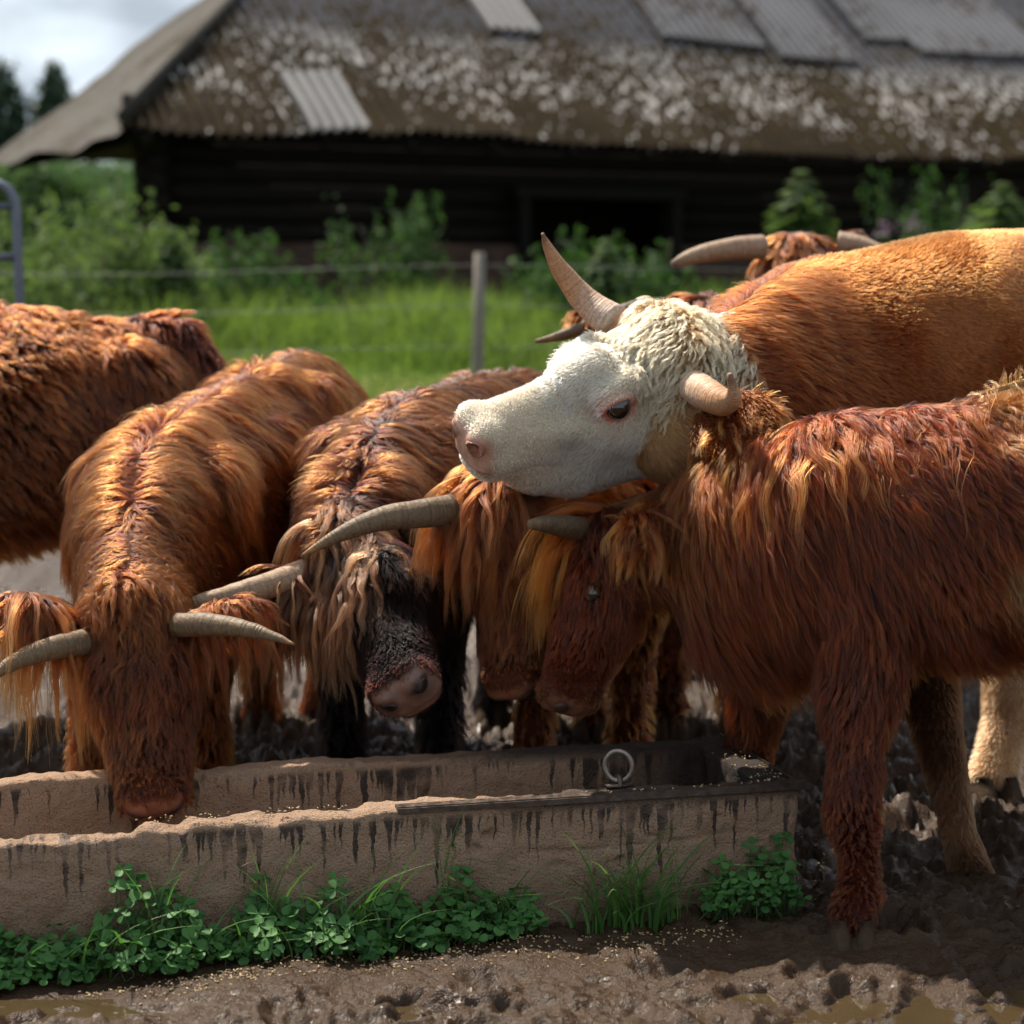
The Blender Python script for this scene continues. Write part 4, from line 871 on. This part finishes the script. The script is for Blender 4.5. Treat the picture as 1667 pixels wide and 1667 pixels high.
for sg in (1, -1):
    f.chain(spline([f.H(.29, .198 * sg, -.098), f.H(.325, .214 * sg, -.054), f.H(.375, .218 * sg, -.047), f.H(.435, .205 * sg, -.080)], 6), [.017 * f.head[2]] * 6, k=.008, len=.008, c0=CR0, c1=CR1)
    f.chain(spline([f.H(.29, .198 * sg, -.100), f.H(.335, .210 * sg, -.140), f.H(.39, .210 * sg, -.138), f.H(.445, .198 * sg, -.092)], 6), [.012 * f.head[2]] * 6, k=.008, len=.008, c0=CR0, c1=CR1)
f.ear([P(1140, 700, 4.80), P(1190, 688, 4.745), P(1240, 695, 4.72), P(1272, 722, 4.72)], .098, nrm(CAMP - P(1200, 700, 4.9)) + (0, 0, .5), len=.032, lift=.3, dn=.9, c0=(.18, .065, .02), c1=(.62, .30, .10))
f.leg([P(1490, 930, 5.08), P(1500, 1060, 5.02), P(1535, 1230, 4.93), P(1560, 1350, 4.88), P(1580, 1420, 4.86)], [(.12, .15), (.072, .085), (.048, .05), (.034, .038), (.044, .046)], hoof_dir=(.1, -1, 0), len=.02, c0=[RED0, (.06, .03, .015), (.10, .06, .035), (.22, .15, .10), (.06, .04, .03)], c1=[RED1, (.15, .08, .04), (.24, .15, .09), (.42, .31, .21), (.12, .08, .05)])  # near foreleg: shade painted into the hair colour of a pale leg
f.leg([P(1660, 960, 5.75), P(1655, 1070, 5.72), P(1640, 1170, 5.68), P(1625, 1225, 5.64), P(1618, 1262, 5.62)], [(.14, .15), (.09, .10), (.062, .066), (.055, .055), (.06, .06)], len=.02, c0=(.55, .42, .3), c1=(.9, .75, .58))
f.leg([P(2120, 800, 6.3), P(2120, 980, 6.35), gpt(2130, 6.4, .05)], [(.16, .18), (.08, .09), (.05, .05)], len=.02)
f.leg([P(2200, 800, 6.0), P(2220, 980, 6.0), gpt(2230, 6.0, .05)], [(.16, .18), (.08, .09), (.05, .05)], len=.02)
PINKN = np.array((.56, .33, .235))
def f_skin(c, V, sk, A):
    h = c.hl; x, y, z = h.T; sk = A[:, 4:7] * .9
    pad = sstep(.895, .945, x + .10 * (z + .12) * 0) * sstep(-.265, -.235, z) * sstep(-.05, -.075, z)
    q = PINKN[None] * (1 + .25 * fbm(V * 60, 3, 3))[:, None]; sk = sk * (1 - pad[:, None]) + q * pad[:, None]
    nos = np.exp(-(((x - .97) / .06) ** 2 + ((np.abs(y) - .095) / .05) ** 2 + ((z + .115) / .042) ** 2)); nos = np.clip(nos * 1.4, 0, 1)[:, None]; sk = sk * (1 - nos) + np.array((.36, .13, .075)) * nos
    ln = ((x > .68) & (x < 1.1)) * np.exp(-((z + .262 - .02 * (x - .7) / .26) / .010) ** 2); sk = sk * (1 - .6 * ln[:, None]) + np.array((.22, .11, .08)) * .6 * ln[:, None]
    e = np.exp(-(((x - .368) / .100) ** 2 + ((z + .095) / .062) ** 2) ** 2) * (np.abs(y) > .12); sk = sk * (1 - e[:, None]) + np.array((.44, .075, .04)) * e[:, None]
    c.pad = np.clip(pad + e * 1.2 + nos[:, 0], 0, 1); return sk
f.finish('white_faced_cow', 'tan cow with a white face resting its chin on the red cow in front', .0085, (f.H(.5, 0, -.15), .42, 1), skin=None, skinfn=f_skin, group=None, lump=.003)
st = np.clip(fbm(f.V * (16, 16, 26), 4, 71) * .9, -1, 1); st2 = np.clip(fbm(f.V * 48, 3, 72), -1, 1); hx_ = f.hl[:, 0]
dirt = np.clip(.22 + .35 * st + .16 * st2 + .25 * np.exp(-((hx_ - .80) / .10) ** 2) * (f.hl[:, 2] < -.12), 0, .62)[:, None]
FC0 = f.A[:, 4:7] * (1 - dirt) + np.array((.25, .18, .115)) * dirt; FC1 = f.A[:, 7:10] * (1 - dirt) + np.array((.46, .36, .24)) * dirt
x, y, z = f.hl.T; hd = (x > -.3) & (x < 1.2) & (np.abs(y) < .45) & (np.abs(z) < .6)
inhead = hd & (f.A[:, 0] < .02)
pollw = sstep(.36, .06, x) * (np.abs(y) < .30) * sstep(-.32, -.12, z) * hd
f.grow('coat', 120000, gain=.31, mat=SLEEKFUR, mask=np.where(inhead, 0, 1.0), ratio=5, K=5, grav=.08, clump=.35, swirl=.30, sfreq=7, rad=.0005, wave=.004, spread=.003, lenvar=.4, seed=2)
f.grow('face_hair', 330000, gain=1.08, sat=False, mat=SOFTFUR, mask=inhead * (1 - f.pad) , ratio=7, K=5, grav=.02, clump=.6, swirl=.32, sfreq=10, rad=.00042, wave=.001, spread=.002, seed=3, randc=.26)
f.grow('poll_hair', 150000, gain=.62, mask=pollw * (1 - f.pad), ratio=16, K=9, length=.018 + .038 * pollw, flow=f.head[1][0] * .8 + f.head[1][1] * .45, dn=.25, lift=.07, grav=.16, clump=.85, swirl=.75, sfreq=11, rad=.0005, sat=False, mat=SOFTFUR, c0=(.50, .34, .17), c1=(.80, .60, .35), wave=.014, wfreq=1.6, spread=.003, seed=4, randc=.25)
horn(f, [P(1000, 525, 5.07), P(955, 492, 5.10), P(918, 447, 5.09), P(893, 405, 5.06), P(883, 380, 5.04)], [.044, .034, .024, .013, .003], HORN_F)
horn(f, [P(1128, 628, 4.87), P(1152, 643, 4.78), P(1178, 655, 4.71), P(1194, 645, 4.665), P(1188, 608, 4.65)], [.039, .037, .031, .018, .006], HORN_F)
eye(f, 1, 1.06, .058); eye(f, -1, 1.06, .058)
# ---------------------------------------------------------------- E: red cow standing at the right end
e = Cow(); e.base = dict(len=.12, lift=.22, dn=1.0, c0=(.085, .021, .006), c1=(.38, .115, .026))
e.chain([P(1200, 935, 4.84), P(1335, 885, 4.70), P(1560, 868, 4.64), P(1850, 850, 4.62), P(2000, 880, 4.64)], [(.15, .22), (.19, .25), (.215, .255), (.21, .25), (.17, .2)], len=[.14, .13, .11, .11, .1])
ET = [P(1200, 935, 4.84), P(1335, 885, 4.70), P(1560, 868, 4.64), P(1850, 850, 4.62), P(2000, 880, 4.64)]; ER = [(.15, .22), (.19, .25), (.215, .255), (.21, .25), (.17, .2)]; e.chain([q + np.array((0, 0, a_[1] - .03)) for q, a_ in zip(ET[1:], ER[1:])], [.04] * 4, k=.07)
e.chain([P(1015, 897, 4.90), P(1120, 885, 4.87), P(1260, 850, 4.78), P(1350, 855, 4.72)], [(.085, .10), (.10, .13), (.13, .18), (.16, .22)], len=[.12, .16, .17, .15], k=.06, c1=[(.32, .11, .03), (.45, .20, .06), (.42, .17, .05), (.34, .1, .03)])
e.set_head(P(947, 848, 4.93), P(870, 1148, 4.83) - P(947, 848, 4.93), (.22, -.95, -.05), .445, .92, len=.032, lift=.12, dn=.4, c0=(.09, .022, .009), c1=(.30, .085, .028))
e.ear([P(1085, 866, 4.80), P(1065, 856, 4.77), P(1038, 862, 4.745), P(1020, 880, 4.73)], .050, (0, -1, .6), len=.05, lift=.2, dn=1.6, c0=(.16, .04, .012), c1=(.50, .22, .06))
e.ear([P(975, 870, 5.0), P(960, 870, 5.06), P(950, 880, 5.1)], .04, (0, -1, .5), len=.06)
e.chain(spline([P(1598, 641, 4.60), P(1630, 632, 4.60), P(1668, 622, 4.60), P(1760, 600, 4.62)], 5), [.010, .014, .017, .02, .024], k=.01, len=.03, lift=.4, c0=(.6, .4, .2), c1=(1.6, 1.15, .7))
e.leg([P(1400, 1000, 4.60), P(1400, 1120, 4.53), P(1394, 1215, 4.48), P(1386, 1310, 4.44), P(1398, 1400, 4.42), P(1400, 1450, 4.405), P(1388, 1492, 4.385)], [(.095, .12), (.070, .082), (.050, .056), (.052, .056), (.033, .036), (.041, .043), (.044, .047)], hoof_dir=(-.1, -1, 0), len=[.09, .07, .045, .03, .014, .02, .018], c0=(.09, .022, .009), c1=(.32, .10, .032))
e.leg([P(1240, 1010, 4.98), P(1235, 1110, 5.0), P(1222, 1200, 5.03), P(1216, 1300, 5.05), P(1212, 1365, 5.06)], [(.085, .11), (.062, .07), (.048, .052), (.036, .038), (.044, .045)], len=[.1, .08, .04, .03, .03])
e.leg([P(1850, 980, 4.75), P(1880, 1200, 4.75), gpt(1880, 4.75, .05)], [(.13, .15), (.07, .08), (.045, .045)])
e.leg([P(1960, 980, 4.5), P(1990, 1200, 4.5), gpt(1990, 4.5, .05)], [(.13, .15), (.07, .08), (.045, .045)])
def dark_muzzle(pinkc):
    def fn(c, V, sk, A):
        x, y, z = c.hl.T; sk = A[:, 4:7] * .55
        pad = sstep(.90, .95, x) * sstep(-.29, -.26, z) * sstep(-.02, -.05, z)
        q = np.array(pinkc)[None] * (1 + .35 * fbm(V * 45, 3, 3))[:, None]; sk = sk * (1 - pad[:, None]) + q * pad[:, None]
        nos = np.exp(-(((x - .985) / .05) ** 2 + ((np.abs(y) - .092) / .05) ** 2 + ((z + .115) / .042) ** 2)); nos = np.clip(nos * 1.6, 0, 1)[:, None]; sk = sk * (1 - nos) + np.array((.006, .004, .004)) * nos
        e_ = np.exp(-(((x - .365) / .080) ** 2 + ((z + .095) / .056) ** 2) ** 2) * (np.abs(y) > .1)
        c.pad = np.clip(pad + e_ + nos[:, 0], 0, 1); return sk
    return fn
e.finish('highland_cow', 'red shaggy cow standing side-on at the right end of the trough', .011, (e.H(.5, 0, -.15), .30, 1), skinfn=dark_muzzle((.20, .085, .05)))
x, y, z = e.hl.T; hd = (x > -.15) & (x < 1.2) & (np.abs(y) < .45) & (z > -.6) & (z < .3); inh = hd & (e.A[:, 0] < .05)
tanw = (sstep(P(1560, 800, 4.5)[0], P(1640, 800, 4.5)[0], e.V[:, 0]) * sstep(.05, .3, fbm(e.V * (9, 9, 5), 3, 83)) * (e.V[:, 2] > .7) * (e.V[:, 2] < 1.06))[:, None]
e.A[:, 4:7] = e.A[:, 4:7] * (1 - tanw) + np.array((.40, .24, .11)) * tanw; e.A[:, 7:10] = e.A[:, 7:10] * (1 - tanw) + np.array((1.2, .8, .45)) * tanw
e.grow('coat', 110000, mask=np.where(inh, 0, 1.0), ratio=10, K=9, grav=.16, clump=.80, jit=.07, gain=.25, swirl=.32, sfreq=6, rad=.0006, wave=.010, wfreq=1.5, spread=.0028, mat=WETFUR, seed=5, randc=.45)
rimw = (sstep(.84, .93, x) * .85)[:, None]
jw = sstep(.5, .2, e.hl[:, 0]) * sstep(-.12, -.3, e.hl[:, 2]) * inh
e.A[:, 0] += jw * .06
e.grow('face_hair', 160000, mask=inh * (1 - e.pad), gain=.30, c0=e.A[:, 4:7] * (1 - rimw) + np.array((.20, .075, .02)) * rimw, c1=e.A[:, 7:10] * (1 - rimw) + np.array((.62, .28, .09)) * rimw, ratio=8, K=5, grav=.05, clump=.5, swirl=.25, rad=.0006, wave=.003, spread=.003, seed=6, mat=WETFUR)
fl = sstep(.20, .06, x) * (x > -.12) * sstep(-.26, -.05, y) * sstep(.14, .06, y) * (z > -.16) * hd
e.grow('forelock', 120000, mask=fl, ratio=34, K=11, length=.25, flow=e.head[1][0] + e.head[1][2] * .25 - e.head[1][1] * .1, dn=.8, lift=.45, grav=.30, clump=.88, swirl=.35, sfreq=14, gain=.5, rad=.0006, c0=(.24, .07, .015), c1=(.85, .25, .035), wave=.012, wfreq=1.2, spread=.004, seed=7)
V_ = e.V; nx = (V_[:, 0] - P(1280, 700, 4.8)[0]); mane = np.exp(-((V_[:, 0] - P(1215, 720, 4.8)[0]) / .26) ** 2) * sstep(.45, .85, e.N[:, 2]) * (V_[:, 2] > .8)
e.grow('mane', 42000, mask=mane, ratio=26, K=12, length=.22, dn=1.6, lift=.28, grav=.34, gain=.33, clump=.92, swirl=.45, sfreq=10, rad=.0006, c0=(.32, .13, .04), c1=(.62, .33, .10), wave=.016, wfreq=1.3, spread=.004, seed=8)
horn(e, [P(948, 862, 4.89), P(925, 858, 4.85), P(890, 853, 4.80), P(861, 853, 4.775)], [.0285, .027, .0205, .010], HORN_D)
horn(e, [P(975, 850, 5.0), P(980, 845, 5.08), P(985, 835, 5.16)], [.026, .02, .006], HORN_D)
eye(e, 1, .92, .060); eye(e, -1, .92, .060)
# ---------------------------------------------------------------- B: orange cow with its nose in the trough
b = Cow(); b.base = dict(len=.10, lift=.14, dn=.75, c0=(.14, .042, .010), c1=(.62, .25, .065))
b.chain([P(240, 965, 5.18), P(262, 885, 5.45), P(375, 805, 5.95), P(455, 740, 6.35), P(500, 700, 6.6)], [(.155, .25), (.19, .275), (.215, .275), (.205, .25), (.16, .20)], len=[.15, .17, .17, .16, .13])
BT = [P(240, 965, 5.18), P(262, 885, 5.45), P(375, 805, 5.95), P(455, 740, 6.35), P(500, 700, 6.6)]; BR = [(.155, .25), (.19, .275), (.215, .275), (.205, .25), (.16, .20)]; b.bones(BT, BR, 3)
b.chain([P(212, 1010, 4.84), P(215, 940, 5.05), P(232, 860, 5.30), P(262, 860, 5.5)], [(.10, .12), (.112, .155), (.135, .20), (.165, .24)], k=.06, len=[.07, .10, .13, .14], c1=(.54, .26, .08))
b.chain([P(470, 625, 6.45), P(480, 612, 6.55)], [.045, .045], k=.08, len=.09, lift=.6, c1=(.6, .33, .12))
b.set_head(P(213, 985, 4.80), P(250, 1338, 4.56) - P(213, 985, 4.80), (1, .05, 0), .485, 1.08, len=.07, lift=.12, dn=.5, c0=(.13, .040, .012), c1=(.42, .17, .05))
b.ear([P(118, 1030, 4.79), P(75, 1005, 4.76), P(30, 990, 4.74), P(-5, 1000, 4.72)], .055, (0, -1, .7), len=.10, lift=.35, dn=1.5, c0=(.16, .05, .015), c1=(.55, .27, .08))
b.ear([P(308, 1018, 4.83), P(340, 1002, 4.84), P(380, 990, 4.85), P(412, 986, 4.86)], .042, (0, -1, .7), len=.10, lift=.35, dn=1.5)
simple_leg(b, P(165, 1050, 5.15), 140, 5.2); simple_leg(b, P(330, 1050, 5.25), 335, 5.3); simple_leg(b, P(420, 900, 6.45), 425, 6.5); simple_leg(b, P(560, 860, 6.45), 520, 6.5)
b.finish('highland_cow', 'orange shaggy cow at the left with its muzzle down in the trough', .011, (b.H(.6, 0, -.15), .28, 1), skinfn=dark_muzzle((.26, .09, .05)))
x, y, z = b.hl.T; hd = (x > -.1) & (x < 1.2) & (np.abs(y) < .32) & (z > -.6) & (z < .3)
lowface = sstep(.80, .92, x) * hd
b.grow('coat', 115000, mask=1 - np.where(hd, b.pad, 0), ratio=10, K=10, grav=.20, clump=.84, jit=.05, swirl=.42, sfreq=4.5, rad=.00055, wave=.012, wfreq=1.5, spread=.0028, seed=9, randc=.45)
fl = sstep(.22, .02, x) * (x > -.16) * (np.abs(y) < .24) * (z > -.2) * (np.linalg.norm(b.V - b.H(0, 0, 0), axis=1) < .16)
b.grow('forelock', 90000, mask=fl, ratio=22, K=9, length=.085, flow=b.head[1][0], dn=.5, lift=.5, grav=.18, clump=.8, swirl=.9, sfreq=12, rad=.0006, c1=(.52, .24, .07), wave=.010, spread=.005, seed=10)
def ear_fringe(c, pts, per, L, seed, c1, grav=.5, c0=None, gain=.28):
    d = np.min(np.linalg.norm(c.V[:, None] - spline(pts, 12)[None], axis=2), 1); mk = (d < .05).astype(float)
    c.grow('ear_fringe', per, mask=mk, ratio=30, K=9, length=L, dn=2.0, lift=.25, grav=grav, gain=gain, clump=.88, swirl=.3, rad=.0006, c0=c0, c1=c1, wave=.01, spread=.004, seed=seed)
ear_fringe(b, b.ears[0], 42000, .26, 11, (.58, .28, .08)); ear_fringe(b, b.ears[1], 36000, .17, 12, (.40, .16, .05)); ear_fringe(e, e.ears[0], 50000, .105, 13, (.58, .26, .07), gain=.5)
ear_fringe(f, f.ears[0], 22000, .07, 14, (.66, .36, .12), .25, gain=.40)
horn(b, [P(140, 1045, 4.76), P(100, 1052, 4.71), P(50, 1066, 4.66), P(10, 1086, 4.62), P(-25, 1112, 4.6)], [.031, .028, .023, .016, .005], HORN_G)
horn(b, [P(290, 1018, 4.77), P(340, 1017, 4.72), P(400, 1024, 4.67), P(450, 1038, 4.63), P(479, 1049, 4.61)], [.029, .026, .019, .010, .003], HORN_G)
# ---------------------------------------------------------------- C: dark-faced cow
c = Cow(); c.base = dict(len=.12, lift=.15, dn=.8, c0=(.045, .018, .008), c1=(.30, .135, .045))
c.chain([P(600, 930, 5.45), P(655, 830, 5.75), P(775, 775, 6.2), P(870, 745, 6.6), P(915, 740, 6.8)], [(.17, .24), (.215, .27), (.24, .265), (.22, .235), (.18, .20)])
CT = [P(600, 930, 5.45), P(655, 830, 5.75), P(775, 775, 6.2), P(870, 745, 6.6), P(915, 740, 6.8)]; CR_ = [(.17, .24), (.215, .27), (.24, .265), (.22, .235), (.18, .20)]; c.bones(CT, CR_, 3)
c.chain([P(568, 905, 5.15), P(590, 860, 5.32), P(628, 815, 5.55), P(670, 800, 5.8)], [(.105, .12), (.12, .16), (.15, .20), (.18, .235)], k=.06, len=[.1, .11, .12, .12])
DK0, DK1 = (.020, .012, .009), (.15, .095, .065)
c.set_head(P(556, 876, 5.10), P(628, 1092, 4.76) - P(556, 876, 5.10), (.86, -.28, .42), .50, 1.08, len=.042, lift=.15, dn=.5, c0=(.012, .006, .005), c1=(.035, .017, .010))
c.ear([P(478, 940, 5.07), P(460, 960, 5.06), P(450, 1000, 5.05)], .045, (0, -1, .5), len=.12, lift=.4, dn=1.8, c0=DK0, c1=(.36, .18, .07))
c.ear([P(690, 860, 5.16), P(720, 865, 5.2), P(740, 880, 5.22)], .045, (0, -1, .5), len=.1, c0=DK0, c1=DK1)
simple_leg(c, P(560, 1010, 5.5), 555, 5.5, c0=DK0, c1=DK0); simple_leg(c, P(710, 1000, 5.5), 720, 5.55, c0=DK0, c1=DK0); simple_leg(c, P(830, 900, 6.6), 800, 6.6, c0=DK0, c1=DK0); simple_leg(c, P(940, 900, 6.6), 930, 6.6, c0=DK0, c1=DK0)
c.finish('highland_cow', 'dark-faced shaggy cow between the orange cow and the chestnut one', .011, (c.H(.6, 0, -.15), .28, 1), skin=(.02, .012, .01), skinfn=dark_muzzle((.19, .10, .07)))
x, y, z = c.hl.T; hd = (x > -.1) & (x < 1.2) & (np.abs(y) < .4) & (z > -.6) & (z < .3); inh = hd & (c.A[:, 0] < .06)
c.grow('coat', 80000, mask=np.where(inh, 0, 1.0), ratio=10, K=9, grav=.15, clump=.80, jit=.07, swirl=.38, sfreq=6, rad=.00075, wave=.012, wfreq=1.5, spread=.003, seed=15, randc=.48)
rimw = (sstep(.86, .95, x) * .7)[:, None]
c.grow('face_hair', 110000, mask=inh * (1 - c.pad), gain=.2, c0=c.A[:, 4:7] * (1 - rimw) + np.array((.08, .025, .008)) * rimw, c1=c.A[:, 7:10] * (1 - rimw) + np.array((.28, .10, .03)) * rimw, ratio=6, K=6, grav=.03, clump=.25, swirl=.08, lift=.05, jit=.04, rad=.0006, wave=.001, seed=16, mat=DULLFUR)
fl2 = sstep(.0, .06, x) * sstep(.46, .36, x) * (y > -.2) * sstep(.15, .08, y) * (z > -.22) * hd
c.grow('forelock', 120000, mask=fl2, ratio=40, K=11, length=.19, flow=c.head[1][0] - c.head[1][1] * .15, dn=.5, lift=.3, grav=.22, clump=.93, swirl=.6, sfreq=14, gain=.32, rad=.0007, c0=(.04, .025, .018), c1=(.34, .24, .17), wave=.016, spread=.003, seed=37, mat=WETFUR, randc=.6)
fl = sstep(.34, .10, x) * (x > -.2) * sstep(.20, .10, y) * (y > -.4) * (z > -.3) * (np.linalg.norm(c.V - c.H(.05, -.08, 0), axis=1) < .2)
c.grow('forelock', 75000, mask=fl, ratio=44, K=12, length=.19, flow=c.head[1][0] * .8 - c.head[1][1] * .25, dn=.8, lift=.5, grav=.32, clump=.93, swirl=.6, sfreq=13, rad=.0007, gain=.34, c0=(.05, .03, .02), c1=(.36, .25, .17), wave=.02, wfreq=1.2, spread=.003, seed=17, mat=WETFUR, randc=.6)
ear_fringe(c, c.ears[0], 50000, .22, 18, (.34, .17, .07), .5, DK0)
horn(c, [P(515, 925, 5.10), P(470, 943, 5.06), P(430, 955, 5.02), P(370, 970, 4.99), P(310, 984, 4.97), P(268, 997, 4.96)], [.036, .035, .031, .024, .016, .004], HORN_P)
horn(c, [P(665, 862, 5.16), P(700, 850, 5.25), P(760, 838, 5.3), P(800, 850, 5.32)], [.04, .034, .024, .005], HORN_G)
eye(c, 1, 1.05); eye(c, -1, 1.05)
# ---------------------------------------------------------------- D: chestnut cow under the white face
d = Cow(); d.base = dict(len=.12, lift=.22, dn=.9, c0=(.13, .038, .011), c1=(.55, .22, .06))
d.chain([P(930, 880, 5.35), P(985, 830, 5.6), P(1010, 815, 6.05), P(1020, 815, 6.5)], [(.15, .21), (.18, .23), (.2, .24), (.17, .2)])
d.chain([P(805, 850, 5.03), P(850, 845, 5.18), P(910, 835, 5.38), P(975, 830, 5.6)], [(.10, .12), (.12, .15), (.15, .19), (.17, .22)], k=.06)
d.set_head(P(800, 812, 5.0), P(815, 1165, 4.90) - P(800, 812, 5.0), (.84, -.54, 0), .475, 1.02, len=.085, lift=.18, dn=.5)
d.ear([P(860, 870, 4.96), P(880, 890, 4.95), P(885, 920, 4.94)], .04, (0, -1, .5), len=.1, dn=1.5)
simple_leg(d, P(880, 1000, 5.4), 860, 5.4); simple_leg(d, P(1030, 980, 5.45), 1020, 5.45); simple_leg(d, P(970, 950, 6.4), 960, 6.4); simple_leg(d, P(1080, 950, 6.4), 1080, 6.4)
d.finish('highland_cow', 'chestnut cow lowering its head right under the white face', .011, (d.H(.7, 0, -.15), .25, 1), skinfn=dark_muzzle((.22, .085, .045)))
x, y, z = d.hl.T
d.grow('coat', 85000, jit=.07, mask=(1 - d.pad) * (1 - sstep(.78, .9, x) * .7), ratio=11, K=9, grav=.18, clump=.82, swirl=.32, sfreq=7, rad=.0007, wave=.012, wfreq=1.4, spread=.003, seed=19, randc=.45)
fl = sstep(.25, .02, x) * (x > -.2) * (np.abs(y) < .26) * (np.linalg.norm(d.V - d.H(0, 0, 0), axis=1) < .17)
d.grow('forelock', 70000, mask=fl, ratio=36, K=11, length=.22, flow=d.head[1][0], dn=.8, lift=.45, grav=.30, clump=.9, swirl=.4, sfreq=12, rad=.0006, gain=.32, c0=(.2, .07, .02), c1=(.55, .26, .08), wave=.014, wfreq=1.2, spread=.004, seed=20)
horn(d, [P(735, 830, 4.97), P(690, 836, 4.93), P(620, 845, 4.89), P(550, 872, 4.86), P(490, 906, 4.84)], [.037, .034, .028, .017, .0035], HORN_G)
horn(d, [P(775, 800, 5.05), P(760, 792, 5.09), P(747, 786, 5.13)], [.03, .024, .012], HORN_P)
eye(d, 1, 1.02); eye(d, -1, 1.02)
# ---------------------------------------------------------------- A: brown cow behind at the left
a = Cow(); a.base = dict(len=.09, lift=.3, dn=.7, c0=(.13, .040, .011), c1=(.54, .225, .065))
a.chain([P(-560, 745, 6.3), P(-320, 720, 6.4), P(20, 700, 6.5), P(215, 702, 6.6), P(275, 705, 6.62)], [(.24, .28), (.28, .32), (.31, .34), (.25, .30), (.19, .24)])
AT = [P(-560, 745, 6.3), P(-320, 720, 6.4), P(20, 700, 6.5), P(215, 702, 6.6), P(275, 705, 6.62)]; AR = [(.24, .28), (.28, .32), (.31, .34), (.25, .30), (.19, .24)]; a.bones(AT, AR, 3)
a.chain([P(-700, 700, 6.2), P(-560, 720, 6.3)], [(.16, .2), (.2, .25)])
a.set_head(P(-780, 640, 6.1), (-.6, -.2, -.75), (.3, -1, 0), .5, 1.05, len=.06)
a.chain([P(228, 538, 6.62), P(290, 545, 6.62), P(330, 590, 6.6), P(338, 650, 6.58)], [.045, .05, .045, .035], k=.03, len=.08, lift=.4, c0=(.09, .025, .008), c1=(.32, .11, .03))
simple_leg(a, P(230, 860, 6.7), 235, 6.75); simple_leg(a, P(190, 860, 6.45), 165, 6.4); simple_leg(a, P(-480, 900, 6.45), -480, 6.5); simple_leg(a, P(-420, 900, 6.2), -420, 6.2)
a.finish('highland_cow', 'brown cow behind at the far left with its rump turned right', .016, None, skinfn=dark_muzzle((.2, .09, .05)))
a.grow('coat', 60000, ratio=14, K=9, grav=.14, jit=.06, gain=.19, clump=.6, swirl=.45, sfreq=5, rad=.0010, wave=.010, spread=.005, seed=21, randc=.34)
# ---------------------------------------------------------------- G and H: two cows beyond
g = Cow(); g.base = dict(len=.10, lift=.3, dn=.9, c0=(.15, .05, .016), c1=(.48, .21, .07))
g.chain([P(1330, 600, 7.1), P(1350, 570, 7.4), P(1400, 560, 8.0), P(1420, 570, 8.4)], [(.18, .25), (.22, .28), (.24, .28), (.18, .22)])
g.chain([P(1302, 450, 6.88), P(1315, 500, 7.0), P(1345, 560, 7.35)], [(.12, .12), (.14, .16), (.19, .22)], k=.06)
g.set_head(P(1302, 385, 6.82), P(1312, 640, 6.6) - P(1302, 385, 6.82), (1, .1, -.02), .52, 1.2, len=.09, lift=.2)
g.ear([P(1380, 410, 6.85), P(1392, 392, 6.88), P(1400, 383, 6.9)], .05, (0, -1, .5), len=.04)
for q, yy in ((1270, 7.15), (1400, 7.2), (1350, 8.3), (1480, 8.3)): simple_leg(g, P(q, 700, yy), q, yy)
g.finish('highland_cow', 'red horned cow facing the camera behind the tan back', .014, None, skinfn=dark_muzzle((.2, .09, .05)))
g.grow('coat', 36000, ratio=26, K=8, grav=.2, clump=.82, swirl=.4, rad=.0010, wave=.012, seed=22, randc=.34)
horn(g, [P(1240, 402, 6.8), P(1200, 404, 6.76), P(1150, 412, 6.72), P(1115, 422, 6.7), P(1094, 431, 6.69)], [.040, .036, .030, .022, .010], HORN_P)
horn(g, [P(1365, 395, 6.84), P(1400, 399, 6.82), P(1430, 407, 6.8), P(1460, 420, 6.78)], [.038, .03, .02, .006], HORN_P)
h = Cow(); h.base = dict(len=.09, lift=.3, dn=.8, c0=(.10, .036, .013), c1=(.38, .17, .065))
h.chain([P(1140, 680, 6.35), P(1145, 650, 6.6), P(1150, 640, 7.1), P(1150, 650, 7.5)], [(.16, .22), (.19, .24), (.2, .24), (.16, .2)])
h.chain([P(1145, 545, 6.15), P(1148, 590, 6.3), P(1150, 640, 6.6)], [(.12, .11), (.13, .15), (.17, .2)], k=.06)
h.set_head(P(1140, 492, 6.12), P(1120, 720, 5.95) - P(1140, 492, 6.12), (1, -.05, .05), .46, 1.2, len=.08, lift=.2)
h.ear([P(1040, 530, 6.0), P(990, 522, 5.97), P(950, 520, 5.95), P(935, 532, 5.94)], .05, (0, -1, .5), len=.05, c0=(.16, .05, .015), c1=(.52, .24, .07))
for q, yy in ((1090, 6.4), (1200, 6.4), (1100, 7.4), (1210, 7.4)): simple_leg(h, P(q, 800, yy), q, yy)
h.finish('highland_cow', 'reddish-brown cow hidden behind the white head', .014, None, skinfn=dark_muzzle((.2, .09, .05)))
h.grow('coat', 36000, ratio=26, K=8, grav=.2, clump=.85, swirl=.4, rad=.0009, wave=.012, seed=23, randc=.34)
horn(h, [P(1080, 503, 6.05), P(1030, 507, 6.0), P(960, 530, 5.94), P(915, 546, 5.9), P(871, 556, 5.88)], [.034, .03, .022, .015, .005], HORN_D)
horn(h, [P(1200, 500, 6.1), P(1240, 500, 6.15), P(1290, 490, 6.2)], [.034, .026, .008], HORN_P)
